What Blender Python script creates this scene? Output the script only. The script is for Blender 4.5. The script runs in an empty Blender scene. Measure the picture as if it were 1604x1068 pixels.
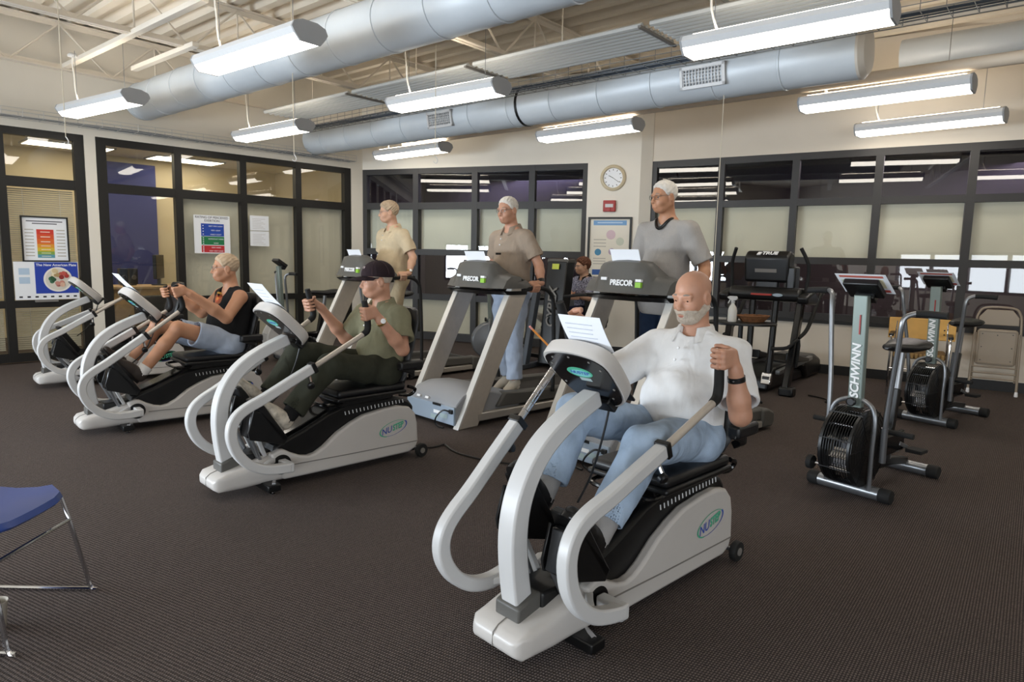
import bpy, bmesh, math, random
import numpy as np
from mathutils import Vector, Matrix
random.seed(7)
C = bpy.context.scene.collection
PI = math.pi
def R(d): return math.radians(d)

# ------------------------------------------------------------------ camera
def setup_camera():
    roll, pitch = R(1.2), R(7.2)
    fw = Vector((0, math.cos(pitch), -math.sin(pitch)))
    up0 = Vector((0, math.sin(pitch), math.cos(pitch)))
    r0 = Vector((1, 0, 0))
    c, s = math.cos(roll), math.sin(roll)
    right = r0 * c + up0 * s
    up = -r0 * s + up0 * c
    cd = bpy.data.cameras.new('camera')
    cd.sensor_width = 36
    cd.lens = 36 * 1050 / 1604
    cd.clip_start = .05
    co = bpy.data.objects.new('camera', cd)
    C.objects.link(co)
    m = Matrix.Identity(4)
    for i in range(3):
        m[i][0], m[i][1], m[i][2] = right[i], up[i], -fw[i]
    m.translation = (0, 0, 1.45)
    co.matrix_world = m
    bpy.context.scene.camera = co
setup_camera()

# ------------------------------------------------------------------ light
sc = bpy.context.scene
sc.view_settings.view_transform = 'Standard'
sc.view_settings.look = 'None'
sc.view_settings.gamma = 1
sc.view_settings.use_curve_mapping = False
sc.view_settings.exposure = 0.25
w = bpy.data.worlds.new('daylight')
sc.world = w
w.use_nodes = True
bg = w.node_tree.nodes['Background']
bg.inputs[0].default_value = (.80, .90, 1.0, 1)
bg.inputs[1].default_value = .6
def area(name, loc, target, sx, sy, power, col):
    l = bpy.data.lights.new(name, 'AREA')
    l.shape = 'RECTANGLE'; l.size = sx; l.size_y = sy
    l.energy = power; l.color = col
    o = bpy.data.objects.new(name, l); C.objects.link(o)
    o.location = loc
    d = Vector(target) - Vector(loc)
    o.rotation_euler = d.to_track_quat('-Z', 'Y').to_euler()
    return o
# daylight from the big windows behind and left of the camera
area('window_daylight', (-8.62, 1.2, 1.25), (0, 1.2, 1.25), 6.6, 1.1, 900, (.80, .90, 1.0))
area('window_daylight', (.5, -4.12, 1.25), (.5, 5.0, 1.25), 8.6, 1.1, 230, (.86, .93, 1.0))
area('corridor_fill', (.2, 13.0, 2.9), (.2, 13.0, 0), 3.0, .5, 60, (.9, .9, 1.0))  # unseen fill pair added to brighten the rooms behind the glass
area('corridor_fill', (6.4, 9.4, 2.9), (6.4, 9.4, 0), 4.0, .5, 80, (1.0, .93, .85))
LAMP = 9.0        # fluorescent lens strength
UPFILL = 14.0      # glowing strip added on top of each lamp to brighten the ceiling

# ------------------------------------------------------------------ materials
def lin(h):
    h = h.lstrip('#')
    o = []
    for i in (0, 2, 4):
        v = int(h[i:i+2], 16) / 255
        o.append(v / 12.92 if v <= .04045 else ((v + .055) / 1.055) ** 2.4)
    return tuple(o) + (1,)
MATS = {}
def mat(name, hexcol, rough=.5, metal=0, bump=0, bscale=200, var=0, vscale=8, spec=.5, sub=0, coat=0):
    if name in MATS: return MATS[name]
    m = bpy.data.materials.new(name); MATS[name] = m
    m.use_nodes = True
    nt = m.node_tree; b = nt.nodes['Principled BSDF']
    col = lin(hexcol)
    b.inputs['Base Color'].default_value = col
    b.inputs['Roughness'].default_value = rough
    b.inputs['Metallic'].default_value = metal
    b.inputs['Specular IOR Level'].default_value = spec
    if coat: b.inputs['Coat Weight'].default_value = coat
    if sub:
        b.inputs['Subsurface Weight'].default_value = sub
        b.inputs['Subsurface Radius'].default_value = (.02, .008, .004)
        b.inputs['Subsurface Scale'].default_value = .4
    if bump or var:
        tc = nt.nodes.new('ShaderNodeTexCoord')
    if var:
        n = nt.nodes.new('ShaderNodeTexNoise'); n.inputs['Scale'].default_value = vscale
        n.inputs['Detail'].default_value = 4
        nt.links.new(tc.outputs['Object'], n.inputs['Vector'])
        r = nt.nodes.new('ShaderNodeMapRange')
        r.inputs['From Min'].default_value = .3; r.inputs['From Max'].default_value = .7
        r.inputs['To Min'].default_value = 1 - var; r.inputs['To Max'].default_value = 1 + var
        nt.links.new(n.outputs['Fac'], r.inputs['Value'])
        h = nt.nodes.new('ShaderNodeHueSaturation'); h.inputs['Color'].default_value = col
        nt.links.new(r.outputs['Result'], h.inputs['Value'])
        nt.links.new(h.outputs['Color'], b.inputs['Base Color'])
    if bump:
        n2 = nt.nodes.new('ShaderNodeTexNoise'); n2.inputs['Scale'].default_value = bscale
        n2.inputs['Detail'].default_value = 3
        nt.links.new(tc.outputs['Object'], n2.inputs['Vector'])
        bp = nt.nodes.new('ShaderNodeBump'); bp.inputs['Strength'].default_value = bump
        bp.inputs['Distance'].default_value = .004
        nt.links.new(n2.outputs['Fac'], bp.inputs['Height'])
        nt.links.new(bp.outputs['Normal'], b.inputs['Normal'])
    return m
def emit(name, hexcol, strength):
    if name in MATS: return MATS[name]
    m = bpy.data.materials.new(name); MATS[name] = m
    m.use_nodes = True
    nt = m.node_tree; nt.nodes.clear()
    o = nt.nodes.new('ShaderNodeOutputMaterial'); e = nt.nodes.new('ShaderNodeEmission')
    e.inputs[0].default_value = lin(hexcol); e.inputs[1].default_value = strength
    nt.links.new(e.outputs[0], o.inputs[0])
    return m
def glass(name, tint, facing=.06, gain=1.4):
    m = bpy.data.materials.new(name); MATS[name] = m
    m.use_nodes = True
    nt = m.node_tree; nt.nodes.clear()
    o = nt.nodes.new('ShaderNodeOutputMaterial')
    t = nt.nodes.new('ShaderNodeBsdfTransparent'); t.inputs[0].default_value = lin(tint)
    g = nt.nodes.new('ShaderNodeBsdfGlossy'); g.inputs['Roughness'].default_value = .015
    fr = nt.nodes.new('ShaderNodeFresnel'); fr.inputs[0].default_value = 1.55
    mu = nt.nodes.new('ShaderNodeMath'); mu.operation = 'MULTIPLY_ADD'
    mu.inputs[1].default_value = 1.5; mu.inputs[2].default_value = facing
    mx = nt.nodes.new('ShaderNodeMixShader')
    ge = nt.nodes.new('ShaderNodeNewGeometry'); inv = nt.nodes.new('ShaderNodeMath'); inv.operation = 'SUBTRACT'; inv.inputs[0].default_value = 1
    m2 = nt.nodes.new('ShaderNodeMath'); m2.operation = 'MULTIPLY'     # the far side of a pane adds nothing more
    nt.links.new(ge.outputs['Backfacing'], inv.inputs[1]); nt.links.new(mu.outputs[0], m2.inputs[0]); nt.links.new(inv.outputs[0], m2.inputs[1])
    nt.links.new(fr.outputs[0], mu.inputs[0]); nt.links.new(m2.outputs[0], mx.inputs[0])
    mu.inputs[1].default_value = gain
    nt.links.new(t.outputs[0], mx.inputs[1]); nt.links.new(g.outputs[0], mx.inputs[2])
    nt.links.new(mx.outputs[0], o.inputs[0])
    return m
GLASS = glass('window_glass', '#f8faf8', .015)
GLASS_LENS = glass('spectacle_lens', '#f4f4f2', .0, .04)
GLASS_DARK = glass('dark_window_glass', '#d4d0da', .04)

def carpet():
    m = bpy.data.materials.new('carpet'); m.use_nodes = True
    nt = m.node_tree; b = nt.nodes['Principled BSDF']; N = nt.nodes.new; L = nt.links.new
    b.inputs['Roughness'].default_value = .95; b.inputs['Specular IOR Level'].default_value = .15
    tc = N('ShaderNodeTexCoord')
    mp = N('ShaderNodeMapping'); mp.inputs['Rotation'].default_value = (0, 0, R(38))
    L(tc.outputs['Object'], mp.inputs[0])
    w1 = N('ShaderNodeTexWave'); w1.inputs['Scale'].default_value = 29; w1.inputs['Distortion'].default_value = 1.2
    w1.inputs['Detail'].default_value = 2; w1.inputs['Detail Scale'].default_value = 6
    L(mp.outputs[0], w1.inputs[0])
    mp2 = N('ShaderNodeMapping'); mp2.inputs['Rotation'].default_value = (0, 0, R(-62))
    L(tc.outputs['Object'], mp2.inputs[0])
    w2 = N('ShaderNodeTexWave'); w2.inputs['Scale'].default_value = 21; w2.inputs['Distortion'].default_value = 2.0
    w2.inputs['Detail'].default_value = 2; w2.inputs['Detail Scale'].default_value = 5
    L(mp2.outputs[0], w2.inputs[0])
    mul = N('ShaderNodeMath'); mul.operation = 'MULTIPLY'
    L(w1.outputs['Fac'], mul.inputs[0]); L(w2.outputs['Fac'], mul.inputs[1])
    nz = N('ShaderNodeTexNoise'); nz.inputs['Scale'].default_value = 260
    L(tc.outputs['Object'], nz.inputs['Vector'])
    ad = N('ShaderNodeMath'); ad.operation = 'MULTIPLY_ADD'; ad.inputs[1].default_value = .5
    L(nz.outputs['Fac'], ad.inputs[0]); L(mul.outputs[0], ad.inputs[2])
    cr = N('ShaderNodeValToRGB')
    cr.color_ramp.elements[0].position = .2; cr.color_ramp.elements[0].color = lin('#332d2b')
    cr.color_ramp.elements[1].position = 1.0; cr.color_ramp.elements[1].color = lin('#796d68')
    L(ad.outputs[0], cr.inputs[0]); L(cr.outputs[0], b.inputs['Base Color'])
    bp = N('ShaderNodeBump'); bp.inputs['Strength'].default_value = .7; bp.inputs['Distance'].default_value = .006
    L(ad.outputs[0], bp.inputs['Height']); L(bp.outputs[0], b.inputs['Normal'])
    return m

M_wall = mat('wall_paint', '#d9cfc0', .85, var=.02, vscale=2)
M_wallwhite = mat('wall_paint_white', '#e6e0d4', .8, var=.02, vscale=2)
M_beam = mat('painted_steel', '#e6ddcf', .6, var=.03, vscale=6)
M_deck = mat('painted_metal_deck', '#e2d8c8', .7)
M_black = mat('black_window_frame', '#14120f', .45)
M_frame2 = mat('dark_grey_window_frame', '#2a2725', .5)
M_base = mat('black_rubber_baseboard', '#151312', .5)
M_duct = mat('galvanised_duct_paint', '#cdd4da', .45, .1, var=.04, vscale=3)
M_lampbody = mat('lamp_housing_white', '#dadbdc', .4)
M_lampend = mat('lamp_end_cap', '#a9aaac', .5)
M_lens = emit('fluorescent_lens', '#fff7ea', LAMP)
M_upfill = emit('added_uplight_glow', '#fff1dc', UPFILL)
M_white = mat('white_plastic', '#c9c8c7', .38, var=.02, vscale=5)
M_shell = mat('light_grey_shell', '#c5c0bb', .36, var=.02, vscale=5)
M_blk = mat('black_plastic', '#0d0d0e', .38, bump=.06, bscale=300)
M_blkgloss = mat('glossy_black_plastic', '#0a0a0c', .16)
M_rubber = mat('black_foam_rubber', '#111111', .75, bump=.15, bscale=400)
M_pad = mat('black_vinyl_padding', '#121214', .42, bump=.1, bscale=150)
M_steel = mat('grey_steel_tube', '#8d8f92', .32, .75)
M_chrome = mat('chrome', '#cfcfd2', .1, 1)
M_alu = mat('brushed_aluminium', '#c6bcb0', .38, .35, var=.04, vscale=20)
M_dkgrey = mat('dark_grey_plastic', '#55534f', .5, bump=.08, bscale=300)
M_midgrey = mat('grey_plastic', '#7c7873', .5, bump=.05, bscale=300)
M_hood = mat('motor_hood_grey_plastic', '#8e8f92', .5, bump=.05, bscale=300)
M_belt = mat('running_belt', '#2c2826', .85, bump=.2, bscale=500)
M_paper = mat('paper', '#eef0f4', .8)
M_shade = mat('roller_shade', '#ebe0d0', .9, var=.03, vscale=3)
M_shadew = mat('roller_shade_light', '#e6e1d6', .9, var=.03, vscale=3)
M_blue = mat('blue_painted_panel', '#3a3f78', .8)
M_wood = mat('light_maple_veneer', '#c9a679', .5, var=.08, vscale=14)
M_yellow = mat('yellow_moulded_plywood', '#dcaa55', .4, var=.06, vscale=9)
M_dark = mat('dark_room_gloom', '#2c2836', .9)  # dark colour stands in for the gloom of the unlit rooms
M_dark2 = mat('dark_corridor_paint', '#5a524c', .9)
M_skin = mat('skin_fair', '#c99d82', .5, var=.06, vscale=18, sub=.12)
M_skin2 = mat('skin_ruddy', '#bd8c72', .5, var=.06, vscale=22, sub=.1)
M_skin3 = mat('skin_tan', '#b48263', .5, var=.06, vscale=22, sub=.1)
M_whitehair = mat('white_hair', '#cfc9c0', .8, bump=.6, bscale=120, var=.1, vscale=40)
M_grayhair = mat('sandy_grey_hair', '#b09a80', .8, bump=.6, bscale=120, var=.12, vscale=40)
M_brownhair = mat('reddish_brown_hair', '#5d3520', .7, bump=.6, bscale=120, var=.15, vscale=40)
M_beard = mat('grey_beard', '#bdaf9f', .9, bump=.8, bscale=160, var=.15, vscale=60)
M_eye = mat('eye_white', '#d8d2cc', .2)
M_iris = mat('eye_iris', '#2a211c', .2)
M_lip = mat('lip_skin', '#a8665a', .5)
M_brow = mat('eyebrow_hair', '#8c8075', .9)

# ------------------------------------------------------------------ object helpers
def link(name, me, m, parent=None):
    o = bpy.data.objects.new(name, me)
    C.objects.link(o)
    if m is not None and len(me.materials) == 0:
        me.materials.append(m)
    if parent is not None: o.parent = parent
    return o
def tag(o, label=None, cat=None, group=None, kind=None):
    if label: o['label'] = label
    if cat: o['category'] = cat
    if group: o['group'] = group
    if kind: o['kind'] = kind
    return o
def thing(name, label, cat, loc=(0, 0, 0), rz=0, group=None):
    o = bpy.data.objects.new(name, None)
    o.empty_display_size = .1
    C.objects.link(o)
    o.location = loc; o.rotation_euler = (0, 0, rz)
    return tag(o, label, cat, group)
def copy_tree(o, parent=None):
    c = o.copy(); C.objects.link(c)
    if parent is not None:
        c.parent = parent; c.matrix_parent_inverse = o.matrix_parent_inverse.copy()
    for ch in list(o.children): copy_tree(ch, c)
    return c
def facing(a):       # rotation whose local +x looks along (-sin a, -cos a)
    a = R(a); return math.atan2(-math.cos(a), -math.sin(a))

class MB:
    """collects shapes and links them as one mesh object"""
    def __init__(s): s.v = []; s.f = []
    def add(s, vs, fs):
        k = len(s.v); s.v += [tuple(v) for v in vs]; s.f += [tuple(i + k for i in f) for f in fs]; return s
    def box(s, c, d, rot=None):
        x, y, z = d[0] / 2, d[1] / 2, d[2] / 2
        vs = [Vector(p) for p in ((-x, -y, -z), (x, -y, -z), (x, y, -z), (-x, y, -z), (-x, -y, z), (x, -y, z), (x, y, z), (-x, y, z))]
        if rot is not None: vs = [rot @ v for v in vs]
        return s.add([v + Vector(c) for v in vs], [(0, 3, 2, 1), (4, 5, 6, 7), (0, 1, 5, 4), (1, 2, 6, 5), (2, 3, 7, 6), (3, 0, 4, 7)])
    def span(s, a, b):   # box from corner to corner
        return s.box([(a[i] + b[i]) / 2 for i in range(3)], [abs(b[i] - a[i]) for i in range(3)])
    def tube(s, pts, r, n=10, smooth=0, caps=True):
        pts = [Vector(p) for p in pts]
        if smooth: pts = spline(pts, smooth)
        rs = r if isinstance(r, (list, tuple)) else None
        m = len(pts); rings = []
        t0 = (pts[1] - pts[0]).normalized()
        nrm = t0.orthogonal().normalized()
        prev = t0
        for i, p in enumerate(pts):
            if i == 0: t = t0
            elif i == m - 1: t = (pts[-1] - pts[-2]).normalized()
            else: t = ((pts[i + 1] - p).normalized() + (p - pts[i - 1]).normalized()).normalized()
            q = prev.rotation_difference(t); nrm = q @ nrm; prev = t
            bn = t.cross(nrm)
            if rs:
                f = i / (m - 1) * (len(rs) - 1); j = min(int(f), len(rs) - 2) if len(rs) > 1 else 0
                rr = rs[j] + (rs[min(j + 1, len(rs) - 1)] - rs[j]) * (f - j)
            else: rr = r
            rings.append([p + (nrm * math.cos(2 * PI * k / n) + bn * math.sin(2 * PI * k / n)) * rr for k in range(n)])
        vs = [v for ring in rings for v in ring]
        fs = [(i * n + k, i * n + (k + 1) % n, (i + 1) * n + (k + 1) % n, (i + 1) * n + k) for i in range(m - 1) for k in range(n)]
        if caps: fs += [tuple(reversed(range(n))), tuple(range((m - 1) * n, m * n))]
        return s.add(vs, fs)
    def sweep(s, pts, w, h, side, smooth=0):
        """rectangular bar w (along side) x h (across) along pts"""
        pts = [Vector(p) for p in pts]
        if smooth: pts = spline(pts, smooth)
        side = Vector(side).normalized(); m = len(pts); vs = []
        for i, p in enumerate(pts):
            a = pts[max(i - 1, 0)]; b = pts[min(i + 1, m - 1)]
            t = (b - a).normalized(); sd = (side - t * side.dot(t)).normalized(); u = t.cross(sd)
            ww = w(i / (m - 1)) if callable(w) else w
            hh = h(i / (m - 1)) if callable(h) else h
            for sx, sy in ((-1, -1), (1, -1), (1, 1), (-1, 1)):
                vs.append(p + sd * ww / 2 * sx + u * hh / 2 * sy)
        fs = [(i * 4 + k, i * 4 + (k + 1) % 4, i * 4 + 4 + (k + 1) % 4, i * 4 + 4 + k) for i in range(m - 1) for k in range(4)]
        fs += [(3, 2, 1, 0), tuple((m - 1) * 4 + k for k in range(4))]
        return s.add(vs, fs)
    def prism(s, prof, y0, y1, axis='y', frame=None):
        """polygon (a,b) extruded; axis y: (x,z); axis x: (y,z); axis z: (x,y)"""
        def P(a, b, c):
            return {'y': (a, c, b), 'x': (c, a, b), 'z': (a, b, c)}[axis]
        n = len(prof)
        vs = [P(a, b, y0) for a, b in prof] + [P(a, b, y1) for a, b in prof]
        if frame is not None: vs = [frame @ Vector(v) for v in vs]
        fs = [(i, (i + 1) % n, n + (i + 1) % n, n + i) for i in range(n)] + [tuple(reversed(range(n))), tuple(range(n, 2 * n))]
        return s.add(vs, fs)
    def loft(s, secs):
        """list of equal-length rings"""
        n = len(secs[0]); vs = [v for r in secs for v in r]
        fs = [(i * n + k, i * n + (k + 1) % n, (i + 1) * n + (k + 1) % n, (i + 1) * n + k) for i in range(len(secs) - 1) for k in range(n)]
        fs += [tuple(reversed(range(n))), tuple(range((len(secs) - 1) * n, len(secs) * n))]
        return s.add(vs, fs)
    def lathe(s, prof, c, ax, n=24):
        """prof of (r, t) along axis ax from c"""
        ax = Vector(ax).normalized(); u = ax.orthogonal().normalized(); v = ax.cross(u); c = Vector(c)
        secs = [[c + ax * t + (u * math.cos(2 * PI * k / n) + v * math.sin(2 * PI * k / n)) * max(r, .0005) for k in range(n)] for r, t in prof]
        return s.loft(secs)
    def ball(s, c, r, n=12):
        rx, ry, rz = r if isinstance(r, (tuple, list)) else (r, r, r)
        secs = []
        for i in range(1, n):
            a = PI * i / n
            secs.append([(c[0] + rx * math.sin(a) * math.cos(2 * PI * k / n), c[1] + ry * math.sin(a) * math.sin(2 * PI * k / n), c[2] - rz * math.cos(a)) for k in range(n)])
        return s.loft(secs)
    def mesh(s, name, sharp=35):
        me = bpy.data.meshes.new(name); me.from_pydata(s.v, [], s.f)
        bm = bmesh.new(); bm.from_mesh(me); bmesh.ops.recalc_face_normals(bm, faces=bm.faces); bm.to_mesh(me); bm.free()
        me.polygons.foreach_set('use_smooth', [True] * len(me.polygons))
        me.set_sharp_from_angle(angle=R(sharp))
        return me
    def build(s, name, m, parent=None, bev=0, sharp=35, kind=None, label=None, seg=2):
        o = link(name, s.mesh(name, sharp), m, parent)
        if bev:
            b = o.modifiers.new('bevel', 'BEVEL'); b.width = bev; b.segments = seg; b.limit_method = 'ANGLE'; b.angle_limit = R(40)
            b.harden_normals = False
        if kind: o['kind'] = kind
        if label: o['label'] = label
        return o
def spline(pts, sub):
    out = []; n = len(pts)
    for i in range(n - 1):
        p0 = pts[max(i - 1, 0)]; p1 = pts[i]; p2 = pts[i + 1]; p3 = pts[min(i + 2, n - 1)]
        for k in range(sub):
            t = k / sub
            out.append(.5 * ((2 * p1) + (p2 - p0) * t + (2 * p0 - 5 * p1 + 4 * p2 - p3) * t * t + (3 * p1 - p0 - 3 * p2 + p3) * t ** 3))
    out.append(pts[-1]); return out
def text(name, s, size, frame, m, parent, ext=.0008, shear=0, bold=0, sx=1):
    """flat lettering centred on the origin of frame, reading along frame x, up along frame y"""
    cu = bpy.data.curves.new('lettering', 'FONT'); cu.body = s; cu.size = size; cu.extrude = ext
    cu.align_x = 'CENTER'; cu.align_y = 'CENTER'; cu.shear = shear; cu.offset = bold
    cu.resolution_u = 3
    o = bpy.data.objects.new('lettering', cu); C.objects.link(o)
    dg = bpy.context.evaluated_depsgraph_get()
    me = bpy.data.meshes.new_from_object(o.evaluated_get(dg))
    bpy.data.objects.remove(o); bpy.data.curves.remove(cu)
    me.transform(frame @ Matrix.Diagonal((sx, 1, 1, 1)))
    me.materials.clear(); me.name = name
    return link(name, me, m, parent)
def frame3(o, x, y):
    x = Vector(x).normalized(); z = x.cross(Vector(y)).normalized(); y = z.cross(x)
    m = Matrix.Identity(4)
    for i in range(3): m[i][0], m[i][1], m[i][2], m[i][3] = x[i], y[i], z[i], o[i]
    return m
# ================================================================== room
# the three glazed walls: s runs along the wall from A, z up, d into the room (towards the camera)
class Wall:
    def __init__(s, A, B):
        s.A = Vector((A[0], A[1], 0)); e = Vector((B[0] - A[0], B[1] - A[1], 0)); s.len = e.length
        s.e = e.normalized(); s.n = Vector((s.e.y, -s.e.x, 0))
    def P(s, a, z, d=0): return s.A + s.e * a + s.n * d + Vector((0, 0, z))
    def rz(s): return math.atan2(s.e.y, s.e.x)
    def slab(s, mb, a0, a1, z0, z1, d0, d1):
        vs = [s.P(a, z, d) for a, d, z in ((a0, d0, z0), (a1, d0, z0), (a1, d1, z0), (a0, d1, z0), (a0, d0, z1), (a1, d0, z1), (a1, d1, z1), (a0, d1, z1))]
        return mb.add(vs, [(0, 3, 2, 1), (4, 5, 6, 7), (0, 1, 5, 4), (1, 2, 6, 5), (2, 3, 7, 6), (3, 0, 4, 7)])
    def fr(s, a, z, d): return frame3(s.P(a, z, d), s.e, (0, 0, 1))
WL = Wall((-6.12, 8.18), (-2.78, 11.65))
WB = Wall((-2.65, 11.81), (1.1, 10.39))
WR = Wall((1.98, 10.1), (5.69, 7.77))
DECK = 4.18
def S(o): o['kind'] = 'structure'; return o

S(MB().box((0, 5, -.06), (26, 26, .12)).build('floor', carpet()))

# ceiling: corrugated metal deck, flutes parallel to the lamps, everything else hangs from it
AX = Vector((-.766, .643, 0)); BX = Vector((.643, .766, 0))      # along the lamps / across them
def AB(a, b, z=0): return AX * a + BX * b + Vector((0, 0, z))
def deck():
    mb = MB(); prof = []; b = -9.2
    while b < 12.2:
        prof += [(b, 0), (b + .09, 0), (b + .125, .085), (b + .245, .085), (b + .28, 0)]; b += .28
    vs = []; n = len(prof)
    for a in (-10, 13.5):
        vs += [AB(a, p, DECK + q) for p, q in prof]
    mb.add(vs, [(i, i + 1, n + i + 1, n + i) for i in range(n - 1)])
    k = len(mb.v)
    mb.add([AB(-10, -9.2, DECK + .2), AB(13.5, -9.2, DECK + .2), AB(13.5, 12.2, DECK + .2), AB(-10, 12.2, DECK + .2)], [(0, 1, 2, 3)])
    o = mb.build('ceiling', M_deck); S(o); return o
ceiling = deck()

def wall_body(name, W, holes, a0, a1, m, top=DECK, d0=-.2):
    mb = MB(); x = a0
    for h0, h1, ht, hb in holes:
        if h0 > x: W.slab(mb, x, h0, 0, top, d0, 0)
        W.slab(mb, h0, h1, ht, top, d0, 0)
        if hb > 0: W.slab(mb, h0, h1, 0, hb, d0, 0)
        x = h1
    if a1 > x: W.slab(mb, x, a1, 0, top, d0, 0)
    return S(mb.build(name, m))
wall_left = wall_body('wall_left', WL, [(-2.2, .86, 2.87, 0), (.99, 4.80, 2.87, 0)], -3.4, 5.1, M_wallwhite)
wall_back = wall_body('wall_back', WB, [(-.0, 4.03, 2.87, 0)], -.35, 4.05, M_wallwhite)
wall_right = wall_body('wall_right', WR, [(0.0, 6.9, 2.87, .70)], -.15, 9.5, M_wall)
# pillar between the back and the right glazing, its side turned to the right
mb = MB()
pts = [WB.P(4.03, 0, .10), WB.P(4.82, 0, .10), WB.P(4.97, 0, -.02), WR.P(-.02, 0, -.1), WB.P(4.7, 0, -.3), WB.P(4.03, 0, -.3)]
mb.prism([(p.x, p.y) for p in pts], 0, DECK, 'z')
S(mb.build('wall_pillar', M_wallwhite))

def grid_window(name, W, bars, rows, m, dep=.10, dark_rows=(), glass_dark=None, d_mid=-.05, door=False):
    """bars: mullion centre positions with widths; rows: (z0,z1) rails"""
    fr = MB()
    for a, wd in bars: W.slab(fr, a - wd / 2, a + wd / 2, rows[0][0], rows[-1][1], d_mid - dep / 2, d_mid + dep / 2)
    for k, (z0, z1) in enumerate(rows): W.slab(fr, bars[1 if door and k == 1 else 0][0], bars[-1][0], z0, z1, d_mid - dep / 2 + .003, d_mid + dep / 2 - .003)
    o = S(fr.build(name, m, None))
    for i in range(len(bars) - 1):
        for j in range(len(rows) - 1):
            a0, a1 = bars[i][0] + bars[i][1] / 2, bars[i + 1][0] - bars[i + 1][1] / 2
            z0, z1 = rows[j][1], rows[j + 1][0]
            g = MB(); W.slab(g, a0, a1, z0, z1, d_mid - .004, d_mid + .004)
            g.build('glass_pane', glass_dark if glass_dark and j in dark_rows else GLASS, o)
    return o
lrows = [(0.02, .13), (.69, .78), (2.17, 2.29), (2.78, 2.87)]
win1 = grid_window('window_1', WL, [(-2.1, .1), (-1.05, .09), (-.02, .09), (.80, .11)], lrows, M_black)
win2 = grid_window('window_2', WL, [(1.05, .12), (2.0, .10), (2.93, .10), (3.83, .10), (4.73, .12)], lrows, M_black, door=True)
brows = [(.02, .14), (.69, .79), (1.44, 1.54), (2.20, 2.31), (2.78, 2.87)]
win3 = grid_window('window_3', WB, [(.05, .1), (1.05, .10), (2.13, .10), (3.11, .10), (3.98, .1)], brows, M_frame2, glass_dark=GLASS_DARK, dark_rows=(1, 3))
rrows = [(.67, .79), (1.43, 1.52), (2.19, 2.28), (2.78, 2.87)]
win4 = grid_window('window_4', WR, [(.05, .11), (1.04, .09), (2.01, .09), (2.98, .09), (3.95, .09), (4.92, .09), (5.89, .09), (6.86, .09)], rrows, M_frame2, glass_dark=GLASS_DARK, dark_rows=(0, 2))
# shades drawn behind the glass
def shade(W, a0, a1, z0, z1, m, parent, d=-.13, name='roller_shade', stuffk=None):
    mb = MB(); W.slab(mb, a0, a1, z0, z1, d - .006, d)
    return mb.build(name, m, parent)
for a0, a1 in ((2.04, 2.89), (2.97, 3.79), (3.87, 4.69)):
    shade(WL, a0, a1, .76, 2.22, M_shade, win2)
    shade(WL, a0, a1, .12, .74, M_shade, win2)
for a0, a1 in ((.09, 1.0), (1.10, 2.08), (2.18, 3.06), (3.16, 3.95)):
    shade(WB, a0, a1, 1.50, 2.25, M_shadew, win3)
    shade(WB, a0, a1, .1, .74, M_shade, win3, -.10, 'lower_panel')
for k in range(7):
    shade(WR, .1 + k * .97 if k else .1, .99 + k * .97, 1.48, 2.24, M_shade, win4)
# venetian blind behind the far left panes: a few millimetres a slat, joined
M_slat = mat('blind_slat', '#b9b2a4', .6)
for a0, a1 in ((-1.0, -.08), (.04, .73)):
    mb = MB(); z = .16
    while z < 2.14:
        if not (.66 < z < .80):
            q = [WL.P(a, zz, d) for a, zz, d in ((a0, z, -.11), (a1, z, -.11), (a1, z + .018, -.135), (a0, z + .018, -.135))]
            mb.add(q, [(0, 1, 2, 3)])
        z += .026
    mb.build('blind_slats', M_slat, win1, kind='stuff')
    mb = MB()
    for a in (a0 + .15, a1 - .15): mb.tube([WL.P(a, .15, -.10), WL.P(a, 2.17, -.10)], .003, 5)
    mb.build('blind_cord', M_white, win1)
# rooms behind the glass
def backroom(name, W, a0, a1, depth, mw, mc, top, back=None):
    mb = MB(); W.slab(mb, a0, a1, 0, top, -depth - .1, -depth); S(mb.build('wall_' + name, back or mw))
    for a in (a0, a1):
        mb = MB(); W.slab(mb, a - .05, a + .05, 0, top, -depth, -.24); S(mb.build('wall_' + name, mw))
    mb = MB(); W.slab(mb, a0, a1, top, top + .08, -depth - .1, -.22); S(mb.build('ceiling', mc))
M_offwall = mat('office_wall_paint', '#d8c8a8', .85)
backroom('office', WL, -3.2, 5.0, 3.0, M_offwall, M_wallwhite, 3.0)
mb = MB(); WL.slab(mb, 1.78, 2.66, 0, 2.9, -2.96, -2.9); S(mb.build('wall_office_blue', M_blue))
backroom('corridor', WB, -.1, 4.9, 2.4, M_dark2, M_dark, 3.05, M_dark2)
backroom('pool', WR, -.05, 8.5, 2.4, M_dark2, M_dark, 3.05, M_dark2)
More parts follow.
